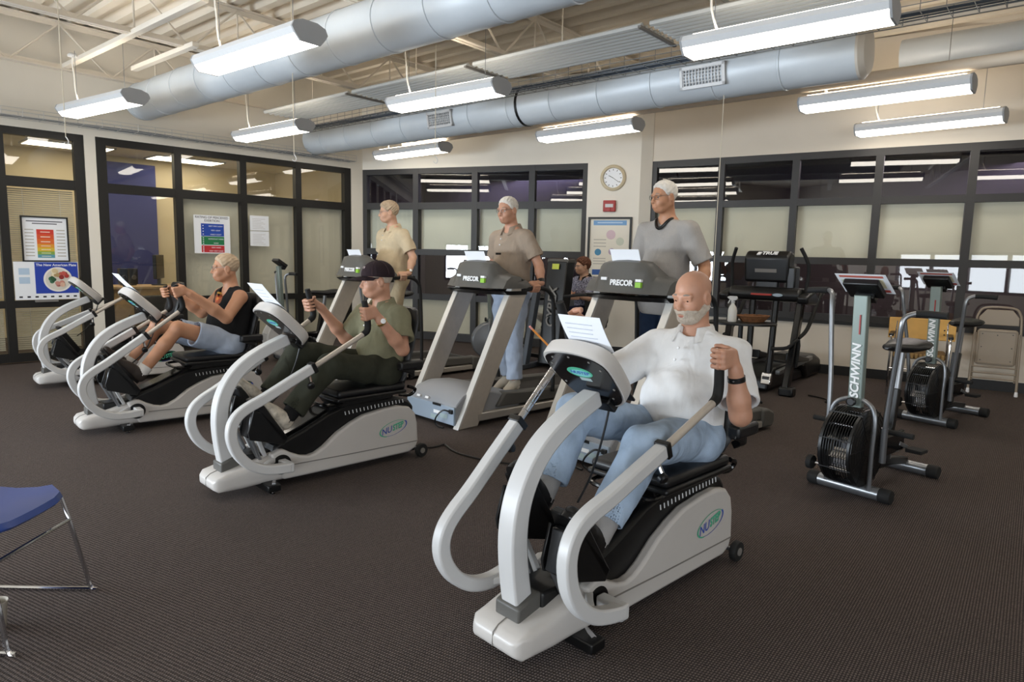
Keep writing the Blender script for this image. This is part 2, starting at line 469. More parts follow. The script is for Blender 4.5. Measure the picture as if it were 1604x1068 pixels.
# dark sheets, their colour standing in for the unlit upper part of the rooms
mb = MB(); WB.slab(mb, .0, 4.8, 2.1, 3.0, -2.38, -2.3); S(mb.build('trim_gloom_1', M_dark))
mb = MB(); WR.slab(mb, .0, 8.4, 2.1, 3.0, -2.38, -2.3); S(mb.build('trim_gloom_2', M_dark))
M_troffer = emit('office_troffer_light', '#fff0d4', 6)
for i, (a, d) in enumerate(((1.15, 1.0), (2.6, 1.0), (1.2, 2.2), (-.6, 1.2), (3.0, 2.4))):
    t = thing('ceiling_light', ['glowing ceiling panel seen through the pane above the blue office wall', 'glowing ceiling panel seen through the second upper pane, right of the blue office wall',
              'small far ceiling panel deep in the office above the blue wall', 'ceiling panel seen through the far left upper pane', 'far ceiling panel deep in the office behind the third pane'][i], 'ceiling light', WL.P(a, 3.0, -d), WL.rz(), 'office ceiling panels')
    MB().box((0, 0, -.012), (1.1, .55, .02)).build('diffuser', M_troffer, t)
    MB().span((-.58, -.30, -.02), (.58, -.275, 0)).span((-.58, .275, -.02), (.58, .30, 0)).span((-.58, -.3, -.02), (-.55, .3, 0)).span((.55, -.3, -.02), (.58, .3, 0)).build('frame', M_white, t)
def baseboard(name, W, segs, d=0):
    mb = MB()
    for a0, a1 in segs: W.slab(mb, a0, a1, 0, .12, d, d + .015)
    S(mb.build(name, M_base))
# the rest of the room, behind and beside the camera: side and rear walls with their window openings
def plain_wall(name, p0, p1, o0, o1, m, bars):
    W = Wall(p0, p1); L = W.len; mb = MB()
    W.slab(mb, 0, o0, 0, DECK, -.15, 0); W.slab(mb, o1, L, 0, DECK, -.15, 0); W.slab(mb, o0, o1, 0, .7, -.15, 0); W.slab(mb, o0, o1, 1.8, DECK, -.15, 0)
    o = S(mb.build(name, m)); fr = MB()
    for k in range(bars + 1):
        a = o0 + (o1 - o0) * k / bars; W.slab(fr, a - .04, a + .04, .7, 1.8, -.08, .01)
    for z in (.7, 1.8): W.slab(fr, o0, o1, z - .04, z + .04, -.08, .01)
    fr.build('window_frame', M_black, o)
plain_wall('wall_side', (-8.5, -4.0), (-8.5, 5.75), 1.9, 8.5, M_wall, 6)
plain_wall('wall_rear', (9.3, -4.0), (-8.5, -4.0), 4.5, 13.1, M_wall, 8)
plain_wall('wall_far_right', (9.3, 5.6), (9.3, -4.0), 5.0, 5.01, M_wall, 1)
baseboard('baseboard_left', WL, [(.86, .99), (4.8, 5.0)])
baseboard('baseboard_right', WR, [(0, 9)])
baseboard('baseboard_back', WB, [(-.2, 0), (4.03, 4.82)], .1)
mb = MB(); WR.slab(mb, -.05, 7.0, .66, .70, -.02, .03); S(mb.build('trim_3', M_black))

# ------------------------------------------------------------------ roof joists
def joist(a, label):
    zt, zb = DECK - .03, 3.60
    t = thing('roof_joist', label, 'joist', AB(a, 0, zb), 0, None)
    o = AB(a, 0, zb)
    b0, b1 = -3.3, 11.9
    if a > 9: b1 = 9.0
    def ln(b, z): return AB(0, b, z - zb)
    for nm, z, hh in (('top_chord', zt, .06), ('bottom_chord', zb, .055)):
        mb = MB()
        for s in (-1, 1): mb.sweep([ln(b0, z) + AX * .03 * s, ln(b1, z) + AX * .03 * s], .045, .014, AX)
        mb.sweep([ln(b0, z + (.03 if nm[0] == 'b' else -.03)), ln(b1, z + (.03 if nm[0] == 'b' else -.03))], .014, hh, AX)
        mb.build(nm, M_beam, t)
    b = b0 + .2; up = False
    while b < b1 - .5:
        mb = MB().tube([ln(b, zb if not up else zt - .02), ln(b + .55, zt - .02 if not up else zb)], .013, 6)
        mb.build('web_bar', M_beam, t); up = not up; b += .55
        if up:
            MB().tube([ln(b, zt), ln(b, zb)], .010, 6).build('web_post', M_beam, t)
    return t
for a, lb in ((9.75, 'white open-web roof joist running along the left glazed wall'), (7.55, 'white open-web roof joist, first one in from the left wall, above the large duct'),
              (5.0, 'white open-web roof joist crossing above the middle of the large duct'), (2.5, 'white open-web roof joist crossing above the top right lamp'),
              (0.0, 'white open-web roof joist crossing at the right edge above the pipes')):
    joist(a, lb)
# bridging struts that carry the lamps
for a0, a1, b, z, lb in ((6.0, 9.55, 2.93, 3.60, 'long white strut channel from which the left lamps hang'), (7.3, 8.9, 3.45, 3.58, 'short white strut stub right of the long left strut'),
                         (1.0, 8.6, 4.55, 3.50, 'slim white pipe running under the large duct on its far side'), (-3.0, 1.6, 6.6, 3.45, 'white conduit with warm light beside the end of the rear duct')):
    mb = MB()
    mb.sweep([AB(a0, b, z), AB(a1, b, z)], .07 if b < 3.5 else .045, .05, BX)
    tag(mb.build('strut_channel', M_beam, None, .004), lb, 'strut')
tag(MB().tube([AB(-2, 7.15, 3.18), AB(8.3, 7.15, 3.18)], .055, 12).build('sprinkler_pipe', mat('cream_pipe', '#d9c9b4', .5)), 'thick cream pipe running along the wall above the right windows', 'pipe')
tag(MB().tube([AB(-4, 8.0, 3.55), AB(1.6, 8.0, 3.55)], .16, 16).build('grey_pipe', M_duct), 'grey insulated pipe at the upper right behind the basket tray', 'pipe')

# ------------------------------------------------------------------ spiral ducts
def duct(name, label, a0, a1, b, z, r, seg=.62):
    t = thing(name, label, 'duct', AB(a0, b, z))
    o = AB(a0, b, z); a = a0
    n = 28
    while a < a1 - .02:
        e = min(a + seg, a1)
        mb = MB(); prof = [(r - .002, a - a0), (r, a - a0 + .012), (r, e - a0 - .012), (r - .002, e - a0)]
        mb.lathe(prof, (0, 0, 0), AX, n).build('duct_section', M_duct, t, sharp=50)
        if e < a1 - .05:
            MB().lathe([(r + .001, e - a0 - .012), (r + .007, e - a0 - .008), (r + .007, e - a0 + .008), (r + .001, e - a0 + .012)], (0, 0, 0), AX, n).build('seam_ring', M_duct, t)
        a = e
    return t, o
d1, o1 = duct('spiral_duct', 'large pale grey round duct running from the top of the picture to the left wall', 1.5, 9.66, 3.83, 3.36, .23)
d2, o2 = duct('spiral_duct', 'long pale grey round duct with grilles and a capped right end near the right windows', 1.55, 9.42, 6.28, 3.19, .22)
MB().lathe([(.05, -.06), (.18, -.05), (.222, -.01), (.222, .01)], (0, 0, 0), AX, 28).build('end_cap', mat('duct_cap', '#cfc7bb', .5), d2)
def grille(t, o, a, b, z, r, ang, w, h):
    """register set on the duct surface, ang from the horizontal on the near side"""
    nrm = -BX * math.cos(R(ang)) + Vector((0, 0, 1)) * math.sin(R(ang))
    c = AB(a, b, z) + nrm * (r + .012) - o
    up = Vector((0, 0, 1)) * math.cos(R(ang)) + BX * math.sin(R(ang))
    F = frame3(c, -AX, up)
    f = MB()
    for x0, x1, y0, y1 in ((-w / 2, w / 2, h / 2 - .025, h / 2), (-w / 2, w / 2, -h / 2, -h / 2 + .025), (-w / 2, -w / 2 + .025, -h / 2, h / 2), (w / 2 - .025, w / 2, -h / 2, h / 2)):
        f.prism([(x0, y0), (x1, y0), (x1, y1), (x0, y1)], -.03, .012, 'z', F)
    fo = f.build('register_frame', M_white, t)
    MB().prism([(-w / 2 + .02, -h / 2 + .02), (w / 2 - .02, -h / 2 + .02), (w / 2 - .02, h / 2 - .02), (-w / 2 + .02, h / 2 - .02)], -.03, -.024, 'z', F).build('register_backing', M_blk, fo)
    g = MB(); n = 14
    for i in range(1, n):
        x = -w / 2 + w * i / n; g.prism([(x - .003, -h / 2), (x + .003, -h / 2), (x + .003, h / 2), (x - .003, h / 2)], -.016, .006, 'z', F)
    for i in range(1, 7):
        y = -h / 2 + h * i / 7; g.prism([(-w / 2, y - .003), (w / 2, y - .003), (w / 2, y + .003), (-w / 2, y + .003)], -.02, .003, 'z', F)
    g.build('register_louvres', M_white, fo, kind='stuff')
grille(d2, o2, 2.85, 6.28, 3.19, .22, -12, .44, .20)
grille(d2, o2, 6.35, 6.28, 3.19, .22, -12, .44, .20)
MB().lathe([(.222, 0), (.229, .002), (.229, .03), (.222, .032)], AB(5.1, 6.28, 3.19) - o2, AX, 28).build('strap_band', M_blk, d2)

# ribbed radiant panels
t = thing('radiant_panel', 'long ribbed grey radiant panel hanging between the two ducts', 'ceiling panel', AB(1.0, 5.55, 3.42))
for i in range(4):
    for k in range(8):
        mb = MB().tube([(AX * (i * 2.05) + BX * (-.28 + k * .08)), (AX * (i * 2.05 + 1.97) + BX * (-.28 + k * .08))], .026, 6)
        mb.build('panel_rib', mat('radiant_grey', '#bfc1bf', .5), t)
    mb = MB().sweep([AX * (i * 2.05 + .0) + BX * -.33 + Vector((0, 0, -.02)), AX * (i * 2.05) + BX * .33 + Vector((0, 0, -.02))], .03, .02, AX).build('end_bracket', M_midgrey, t)
    MB().tube([AX * (i * 2.05 + .9) + BX * -.2, AX * (i * 2.05 + .9) + BX * -.2 + Vector((0, 0, .72))], .006, 6).build('hanger_rod', M_beam, t)

# wire basket cable trays
def basket(label, path, side, w, h, step, m):
    pts = [Vector(p) for p in path]
    t = thing('cable_tray', label, 'cable tray', pts[0])
    o = pts[0]; side = Vector(side)
    e = (pts[-1] - pts[0]).normalized(); L = (pts[-1] - pts[0]).length
    mb = MB()
    for s, z in ((-.5, h), (-.5, h / 2), (-.5, 0), (-.17, 0), (.17, 0), (.5, 0), (.5, h / 2), (.5, h)):
        mb.tube([side * w * s + Vector((0, 0, z)), e * L + side * w * s + Vector((0, 0, z))], .0035, 5)
    mb.build('long_wire', m, t)
    n = int(L / step)
    for i in range(n + 1):
        q = e * (L * i / n)
        mb = MB()
        cs = [q + side * w * s + Vector((0, 0, z)) for s, z in ((-.5, h), (-.5, 0), (.5, 0), (.5, h))]
        for j in range(3): mb.tube([cs[j], cs[j + 1]], .003, 4)
        mb.build('cross_wire', m, t)
    mb = MB()
    for k in range(5):
        y = -.3 + k * .14
        mb.tube([side * w * y + e * (L * f) + Vector((0, 0, .012 + .006 * math.sin(f * 19 + k))) for f in [j / 24 for j in range(25)]], .006, 5)
    mb.build('cable_bundle', mat('blue_grey_cable', '#4b5664', .6), t)
M_wire = mat('tray_wire', '#8b8d8e', .4, .6)
basket('wire basket tray with blue cables running beside the rear duct', [AB(-2.5, 5.86, 3.25), AB(9.3, 5.86, 3.25)], BX, .3, .10, .16, M_wire)
M_wirew = mat('tray_wire_white', '#c9c8c4', .5, .2)
basket('pale wire basket tray running along the top of the left glazed wall', [WL.P(-2.5, 2.95, .2), WL.P(4.7, 2.95, .2)], WL.n, .25, .09, .2, M_wirew)

# ------------------------------------------------------------------ lamps
def lamp(p, q, label):
    p = Vector(p); q = Vector(q); c = (p + q) / 2; d = (q - p); L = d.length + .08
    t = thing('pendant_lamp', label, 'lamp', (c.x, c.y, 2.95), math.atan2(d.y, d.x), 'pendant fluorescent lamps')
    body = [(-.125, .045), (-.15, .085), (-.13, .125), (-.06, .15), (.06, .15), (.13, .125), (.15, .085), (.125, .045)]
    MB().prism(body, -L / 2, L / 2, 'x').build('housing', M_lampbody, t, sharp=20)
    MB().prism([(-.122, .046), (-.085, .004), (.085, .004), (.122, .046)], -L / 2 + .01, L / 2 - .01, 'x').build('lens', M_lens, t)
    MB().prism([(-.05, .152), (.05, .152), (.05, .155), (-.05, .155)], -L / 2 + .05, L / 2 - .05, 'x').build('uplight_fill', M_upfill, t)  # added glow that lights the ceiling
    for s in (-1, 1):
        MB().prism([(-.126, .044), (-.152, .085), (-.132, .127), (-.06, .152), (.06, .152), (.132, .127), (.152, .085), (.126, .044), (.086, 0), (-.086, 0)], s * L / 2 - .008, s * L / 2 + .008, 'x').build('end_cap', M_lampend, t)
        MB().tube([(s * L * .36, 0, .15), (s * L * .36, 0, .72)], .003, 5).build('suspension_cable', M_steel, t)
    x = -L * .38
    MB().tube([(x + .06, 0, .15), (x + .03, 0, .22), (x, 0, .32), (x - .01, 0, .45), (x - .03, 0, .58), (x - .02, 0, .66)], .009, 6, smooth=4).build('power_cord', mat('white_cord', '#eae6de', .6), t)
    MB().lathe([(.05, .66), (.05, .68), (.03, .7)], (x - .02, 0, 0), (0, 0, 1), 14).build('junction_box', M_lampbody, t)
    return t
for p, q, lb in (((1.31, 5.24), (2.31, 4.43), 'large pendant lamp at the top right, nearest the camera'),
                 ((2.92, 7.0), (3.93, 6.09), 'upper of the two pendant lamps before the right windows'),
                 ((4.11, 8.24), (5.08, 7.29), 'lower and farther of the two pendant lamps before the right windows'),
                 ((-1.26, 7.38), (-.18, 6.54), 'pendant lamp in the top middle, in front of the rear duct'),
                 ((.38, 9.1), (1.40, 8.18), 'pendant lamp left of the pillar above the wall clock'),
                 ((-2.17, 11.1), (-1.07, 10.15), 'small far pendant lamp over the back window corner'),
                 ((-2.63, 5.98), (-1.54, 5.11), 'pendant lamp at the top left in front of the large duct'),
                 ((-5.2, 8.08), (-4.02, 7.28), 'pendant lamp at the far left by the end of the large duct'),
                 ((-3.80, 9.58), (-2.68, 8.68), 'pendant lamp in front of the left end of the rear duct')):
    lamp(p, q, lb)
for p, q, lb in (((2.9, 3.9), (3.9, 3.1), 'added fill lamp outside the picture to the right of the nearest lamp'), 
                 ((-4.2, 4.6), (-3.2, 3.8), 'added fill lamp outside the picture at the left'), ((5.6, 4.8), (6.6, 3.9), 'added fill lamp outside the picture at the far right')):
    lamp(p, q, lb)  # unseen lamps, added to light the room from outside the view
# pull cords hanging from the ceiling
for x, y, z0, lb in ((-3.92, 6.0, 2.34, 'thin hanging cord with a hook at the far left'), (-2.16, 6.7, 2.33, 'thin hanging cord with a ring in front of the second upper pane'),
                     (-.75, 6.4, 2.3, 'thin hanging cord with a hook before the back windows'), (1.93, 6.5, 1.0, 'long thin cord hanging before the right windows')):
    t = thing('hanging_cord', lb, 'cord', (x, y, z0))
    MB().tube([(0, 0, .06), (0, 0, DECK + .02 - z0)], .0035, 5).build('cord', mat('cream_cord', '#cfc5b0', .7), t)
    MB().tube([(0, 0, .06), (.012, 0, .045), (.022, 0, .02), (.012, 0, -.004), (-.008, 0, 0), (-.014, 0, .014)], .004, 6, smooth=3).build('hook', M_white, t)

# ------------------------------------------------------------------ things on the walls
def T(W, a, z, d, name, label, cat, group=None):
    t = thing(name, label, cat, W.P(a, z, d), W.rz(), group); return t    # local x along wall, -y into room
XF = lambda x, z, y=0: frame3((x, y, z), (1, 0, 0), (0, 0, 1))
t = T(WB, 4.42, 2.63, .10, 'wall_clock', 'round cream wall clock on the pillar above the fire alarm', 'clock')
MB().lathe([(.19, 0), (.19, .025), (.175, .04), (.15, .045), (.145, .03), (.14, 0)], (0, 0, 0), (0, -1, 0), 40).build('rim', mat('beige_plastic', '#cbbd9f', .5), t)
MB().lathe([(.146, .006), (.146, .012)], (0, 0, 0), (0, -1, 0), 40).build('dial', M_paper, t)
for k in range(12):
    a = 2 * PI * k / 12
    MB().box((.118 * math.sin(a), -.013, .118 * math.cos(a)), (.009, .003, .022), Matrix.Rotation(a, 3, 'Y')).build('hour_mark', M_blk, t)
for a, l, wd, nm in ((R(-62), .075, .008, 'hour_hand'), (R(125), .11, .006, 'minute_hand')):
    MB().box((l / 2 * math.sin(a), -.016, l / 2 * math.cos(a)), (wd, .003, l), Matrix.Rotation(a, 3, 'Y')).build(nm, M_blk, t)
t = T(WB, 4.385, 2.22, .10, 'fire_alarm', 'red fire alarm box on the pillar under the clock', 'alarm')
M_red = mat('alarm_red', '#a02018', .4)
MB().box((0, -.025, 0), (.185, .05, .165)).build('housing', M_red, t, .008)
MB().box((0, -.052, .005), (.12, .008, .05)).build('strobe', M_white, t, .003)
MB().lathe([(.03, 0), (.03, .006), (.02, .008)], (0.0, -.05, -.05), (0, -1, 0), 16).build('horn', M_red, t)

def poster_frame(t, w, h, m, wd=.03, dep=.03):
    for x0, x1, z0, z1 in ((-w / 2, w / 2, h / 2 - wd, h / 2), (-w / 2, w / 2, -h / 2, -h / 2 + wd), (-w / 2, -w / 2 + wd, -h / 2 + wd, h / 2 - wd), (w / 2 - wd, w / 2, -h / 2 + wd, h / 2 - wd)):
        MB().span((x0, -dep, z0), (x1, 0, z1)).build('frame_rail', m, t)
def sheet(t, x0, x1, z0, z1, y, m, name='print', th=.0015):
    return MB().span((x0, y - th, z0), (x1, y, z1)).build(name, m, t)
def flat(name, hx): return mat('print_' + name, hx, .7)
M_ink = flat('ink', '#2a2a30')
# framed chart on the pillar
t = T(WB, 4.40, 1.60, .10, 'framed_poster', 'black framed poster with a blue heading on the pillar under the alarm', 'poster')
poster_frame(t, .66, .92, M_black)
sheet(t, -.31, .31, -.44, .44, -.006, flat('cream', '#ece6d8'))
sheet(t, -.25, .25, .34, .41, -.0076, flat('sky', '#7ba6d2'), 'heading_band')
sheet(t, -.19, .19, .370, .386, -.0092, flat('pale', '#c8dcf0'), 'text_line')
for x, z, r, hx in ((.02, .2, .07, '#d9c0c8'), (-.17, -.06, .05, '#4f8fb4'), (.04, -.05, .05, '#b7a4b8'), (.16, .1, .06, '#cfd3c2'), (.18, -.15, .05, '#c9b9a9')):
    MB().lathe([(r, 0), (r, .001)], (x, -.0078, z), (0, -1, 0), 20).build('picture', flat(hx[1:], hx), t)
sheet(t, -.25, .25, -.40, -.32, -.0076, flat('navy', '#3e64a8'), 'footer_band')
for z in (.12, .07, .02, -.16, -.2, -.24): sheet(t, -.24, -.05, z, z + .012, -.0076, flat('greytext', '#b9b4ab'), 'text_line')
# framed heart-rate chart on the far left window
t = T(WL, .38, 1.54, -.0, 'framed_chart', 'black framed chart with a red to green column hung on the far left window', 'poster')
poster_frame(t, .50, .56, M_black, .018, .02)
sheet(t, -.24, .24, -.27, .27, -.004, M_paper)
sheet(t, -.19, .19, .212, .226, -.0056, flat('greyink', '#6a6a72'), 'text_line'); sheet(t, -.13, .13, .184, .197, -.0056, flat('greyink', '#6a6a72'), 'text_line')
z = .12
for hh, hx in ((.06, '#d23b2c'), (.06, '#d9542a'), (.06, '#dd6a2a'), (.045, '#e0992c'), (.045, '#d9b83a'), (.04, '#86a84c'), (.04, '#5b9bb0')):
    sheet(t, -.09, .09, z - hh, z, -.0056, flat(hx[1:], hx), 'colour_band')
    sheet(t, -.05, .05, z - hh * .6, z - hh * .45, -.0072, flat('pale2', '#f2e8d8'), 'text_line'); z -= hh
for k in range(9):
    zz = .12 - k * .04
    for x0, x1 in ((-.21, -.12), (.12, .21)): sheet(t, x0, x1, zz - .012, zz, -.0056, flat('greytext', '#b9b4ab'), 'text_line')
# food poster
t = T(WL, .37, 1.03, .012, 'food_poster', 'blue food poster showing a plate, below the framed chart on the left window', 'poster')
sheet(t, -.34, .34, -.24, .23, -.002, M_paper)
M_bluep = flat('royalblue', '#2340a8')
sheet(t, -.125, .335, -.165, .225, -.0036, M_bluep, 'blue_field')
text('lettering', 'The New American Plate', .042, XF(.105, .19, -.0056), M_paper, t, bold=.0008)
MB().lathe([(.155, 0), (.155, .002)], (.115, -.0038, .01), (0, -1, 0), 36).build('plate_rim', flat('plate', '#e9e6df'), t)
MB().lathe([(.135, 0), (.135, .001)], (.115, -.006, .01), (0, -1, 0), 36).build('plate_well', flat('plate2', '#d8d2c6'), t)
rr = random.Random(3)
for x, z, cols in ((.04, .01, ('#2f5a3a', '#3d6e52', '#24452f')), (.18, .06, ('#b23a34', '#c4564c', '#8f2a28')), (.13, -.06, ('#c98a7c', '#a85a5a', '#d8b098')), (.08, .09, ('#d8c49a', '#b89a6a', '#ece0c0'))):
    for k in range(7):
        r = rr.uniform(.018, .030)
        MB().lathe([(r, 0), (r, .0008)], (x + rr.uniform(-.035, .035), -.0072 - .0008 * k, z + rr.uniform(-.03, .03)), (0, -1, 0), 10).build('food_picture', flat(cols[k % 3][1:], cols[k % 3]), t)
for z in (.13, .02): sheet(t, -.29, -.18, z - .06, z + .02, -.0036, flat('paleblue', '#b6cbe0'), 'text_block')
for k in range(8): sheet(t, -.30 + k * .082, -.265 + k * .082, -.215, -.195, -.0036, M_ink, 'caption')
MB().span((-.14, -.03, -.27), (.10, 0.03, -.242)).build('ledge_holder', M_midgrey, t)
# exertion chart
t = T(WL, 2.44, 1.68, .002, 'exertion_chart', 'white chart with blue, green and red blocks on the second pane', 'poster')
sheet(t, -.26, .26, -.28, .27, -.002, M_paper)
text('lettering', 'RATING OF PERCEIVED\nEXERTION', .046, XF(0, .215, -.0042), M_ink, t)
for z0, z1, hx, rows in ((-.03, .15, '#1f48a8', ('VERY VERY LIGHT', 'VERY LIGHT', 'FAIRLY LIGHT')), (-.155, -.035, '#1f7a48', ('SOMEWHAT HARD', 'HARD')), (-.265, -.165, '#c02c34', ('VERY HARD', 'VERY VERY HARD'))):
    sheet(t, -.16, .17, z0, z1, -.0036, flat(hx[1:], hx), 'colour_block')
    for k, s in enumerate(rows):
        text('lettering', s, .026, XF(.05, z1 - (k + .6) * (z1 - z0) / len(rows), -.0058), M_paper, t)
    for k in range(4): sheet(t, -.14, -.125, z1 - .012 - (k + .6) * (z1 - z0) / 4.4, z1 - (k + .6) * (z1 - z0) / 4.4, -.0052, M_paper, 'digit')
t = T(WL, 3.16, 1.755, .002, 'paper_notice', 'two white typed sheets taped to the third pane', 'paper')
for z0 in (-.23, .005):
    sheet(t, -.15, .15, z0, z0 + .225, -.002, M_paper, 'sheet')
    for k in range(7): sheet(t, -.11, .09 - (k % 3) * .03, z0 + .03 + k * .024, z0 + .034 + k * .024, -.0032, flat('greytext', '#b9b4ab'), 'text_line')
# ================================================================== recumbent steppers
M_logo_g = mat('logo_green', '#4fae8c', .5)
M_logo_b = mat('logo_blue', '#3a56b0', .5)
M_logo_w = mat('logo_white', '#f0f0f0', .5)
def rot_arm(p, deg, piv=(-.127, .152)):
    a = R(deg); x, z = p[0] - piv[0], p[1] - piv[1]          # positive deg swings the grip backwards
    return (piv[0] + x * math.cos(a) - z * math.sin(a), piv[1] + x * math.sin(a) + z * math.cos(a))
ARM = [(-.127, .165), (-.04, .172), (.05, .192), (.13, .24), (.19, .315), (.218, .40), (.213, .47), (.18, .525), (.12, .565), (.02, .607), (-.13, .68), (-.288, .755)]
TUBE = [(-.27, .746), (-.652, .938)]
GRIP = [(-.640, .932), (-.672, .955), (-.678, 1.0), (-.668, 1.06), (-.653, 1.15)]
def grip_at(deg, side, t=.55, ext=0):
    i = 2 + t * 2; j = min(int(i), 3); f = i - j
    p = (GRIP[j][0] + (GRIP[j + 1][0] - GRIP[j][0]) * f - ext * .9, GRIP[j][1] + (GRIP[j + 1][1] - GRIP[j][1]) * f + ext * .45)
    x, z = rot_arm(p, deg); q = rot_arm((GRIP[4][0], GRIP[4][1]), deg); q0 = rot_arm((GRIP[2][0], GRIP[2][1]), deg)
    return Vector((x, side * .268, z)), Vector((q[0] - q0[0], 0, q[1] - q0[1])).normalized()
def stepper(label, x, y, ang, arms, pedals, dark_logo=False):
    t = thing('recumbent_stepper', label, 'stepper', (x, y, 0), facing(ang), 'recumbent steppers in a row')
    # moulded shell
    side = [(-.14, .055), (-.30, .052), (-1.09, .045), (-1.15, .07), (-1.168, .12), (-1.16, .25), (-1.14, .325), (-1.09, .375), (-1.0, .395), (-.88, .392), (-.72, .372), (-.62, .335), (-.52, .285), (-.42, .212), (-.36, .182), (-.31, .174), (-.26, .184), (-.2, .212), (-.15, .243), (-.12, .248), (-.06, .228)]
    for s in (-1, 1):
        sp = MB().prism(side, s * .108, s * .160).build('side_panel', M_shell, t, .014, seg=3)
        MB().sweep([(-.21, s * .1605, .140), (-.6, s * .1605, .128), (-1.155, s * .1605, .118)], .004, .006, (0, 1, 0)).build('panel_seam', M_midgrey, sp)
        MB().lathe([(.062, 0), (.062, .004)], (-.127, s * .158, .155), (0, s, 0), 24).build('pivot_recess', M_blk, sp)
        # logo
        a = 1 if s > 0 else -1
        F = frame3((-.95, s * .1615, .245), (-a, 0, 0), (0, 0, 1))
        tilt = Matrix.Rotation(R(12), 4, 'Z')
        if dark_logo:
            MB().prism([(.12 * math.cos(k * PI / 16), .055 * math.sin(k * PI / 16)) for k in range(32)], 0, .001, 'z', F @ tilt).build('logo_plate', M_blkgloss, sp)
        for k0, k1, m in ((2, 21, M_logo_g), (21, 34, M_logo_b)):
            mb = MB(); vs = []
            for k in range(k0, k1 + 1):
                th = 2 * PI * k / 32; wv = .004 + .007 * (.5 + .5 * math.cos(th - (.6 if m is M_logo_b else 3.2)))
                for rr in (1 + wv * 9, 1):
                    vs.append(F @ tilt @ Vector((.108 * rr * math.cos(th), .046 * rr * math.sin(th), .0012)))
            n = k1 - k0
            mb.add(vs, [(2 * i, 2 * i + 1, 2 * i + 3, 2 * i + 2) for i in range(n)]).build('logo_ring', m, sp)
        text('lettering', 'NU', .062, F @ tilt @ Matrix.Translation((-.060, 0, .0016)), M_logo_b if not dark_logo else M_logo_g, sp, .0004, .3, sx=.95)
        text('lettering', 'STEP', .056, F @ tilt @ Matrix.Translation((.036, 0, .0016)), M_logo_g, sp, .0004, .3, .002, sx=.78)
    # nose: rounded hull narrowing to the front
    secs = []
    for xx, hw, z0, z1 in ((-.20, .150, .05, .200), (-.10, .150, .05, .225), (0, .148, .05, .200), (.10, .144, .045, .172), (.19, .138, .045, .152), (.24, .128, .05, .138), (.262, .112, .065, .118), (.268, .09, .08, .105)):
        r = .035 if xx < .24 else .015
        r = min(r, (z1 - z0) / 2.2); ring = []
        for cy, cz, a0 in ((hw - r, z0 + r, -90), (hw - r, z1 - r, 0), (-hw + r, z1 - r, 90), (-hw + r, z0 + r, 180)):
            for k in range(5):
                a = R(a0 + k * 22.5); ring.append((xx, cy + r * math.cos(a), cz + r * math.sin(a)))
        secs.append(ring)
    nose = MB().loft(secs).build('nose_cover', M_shell, t, sharp=50)
    MB().sweep([(.269, 0, .07), (.266, 0, .12), (.24, 0, .1395), (.19, 0, .1535), (.14, 0, .163)], .003, .003, (0, 1, 0)).build('nose_seam', M_midgrey, nose)
    MB().span((-.11, -.075, .15), (.09, .075, .232)).build('linkage_well', M_blk, t, .01)
    # black slide rail
    rail = [(-.09, .215), (-.11, .262), (-.14, .278), (-.30, .335), (-.50, .425), (-.62, .455), (-.85, .462), (-1.02, .45), (-1.12, .415), (-1.165, .36), (-1.15, .30), (-.9, .30), (-.6, .26), (-.36, .10), (-.2, .10)]
    ro = MB().prism(rail, -.112, .112).build('slide_rail', M_blk, t, .02)
    MB().prism([(-.10, .276), (-.30, .343), (-.50, .433), (-.50, .445), (-.30, .358), (-.12, .292)], -.08, .08).build('rail_cap', M_blkgloss, ro, .006)
    for k in range(17):
        xx = -.60 - k * .029; zz = .395 + .02 * math.sin((xx + .6) / -.5 * PI * .5)
        for s in (-1, 1): MB().box((xx, s * .1125, zz), (.005, .003, .024), Matrix.Rotation(R(12), 3, 'Y')).build('position_mark', M_logo_w, ro)
    # mast
    mast = [(.135, 0, .15), (.155, 0, .24), (.172, 0, .36), (.176, 0, .46), (.163, 0, .555), (.13, 0, .64), (.075, 0, .72), (0, 0, .785), (-.11, 0, .846), (-.255, 0, .905)]
    MB().sweep(mast, .082, lambda f: .085 - .02 * f, (0, 1, 0), smooth=4).build('mast', M_white, t, .008, sharp=30)
    MB().prism([(.045, .15), (.20, .14), (.20, .20), (.10, .235), (.06, .22)], -.062, .062).build('mast_boot', M_dkgrey, t, .008)
    # console
    nv = Vector((.80, 0, -.60)).normalized(); up = Vector((.60, 0, .80)).normalized()
    nv = Vector((.68, 0, -.73)).normalized(); up = Vector((.73, 0, .68)).normalized()
    F = frame3((-.215, 0, .985), (0, 1, 0), up)      # x: to the left of the rider, y: up the plate, z: front face
    if (F.to_3x3() @ Vector((0, 0, 1))).dot(nv) < 0: F = frame3((-.215, 0, .985), (0, -1, 0), up)
    outline = [(-.160, .09), (-.142, .14), (-.09, .168), (0, .18), (.09, .168), (.142, .14), (.160, .09), (.152, -.02), (.13, -.11), (.08, -.16), (.03, -.172), (-.03, -.172), (-.08, -.16), (-.13, -.11), (-.152, -.02)]
    outline = [(p.x, p.y) for p in spline([Vector((a, b, 0)) for a, b in outline + outline[:1]], 3)[:-1]]
    co = MB()
    co.loft([[F @ Vector((a * s_, b * s_, z)) for a, b in outline] for s_, z in ((.93, -.058), (.985, -.05), (1.0, -.03), (1.0, .0), (.985, .008))])
    cobj = co.build('console', M_shell, t, sharp=40)
    MB().prism([(a * .93, b * .93) for a, b in outline], .006, .0125, 'z', F).build('back_plate', M_blkgloss, cobj)
    MB().prism([(a * .86, b * .86) for a, b in outline], -.064, -.056, 'z', F).build('display', M_dkgrey, cobj)
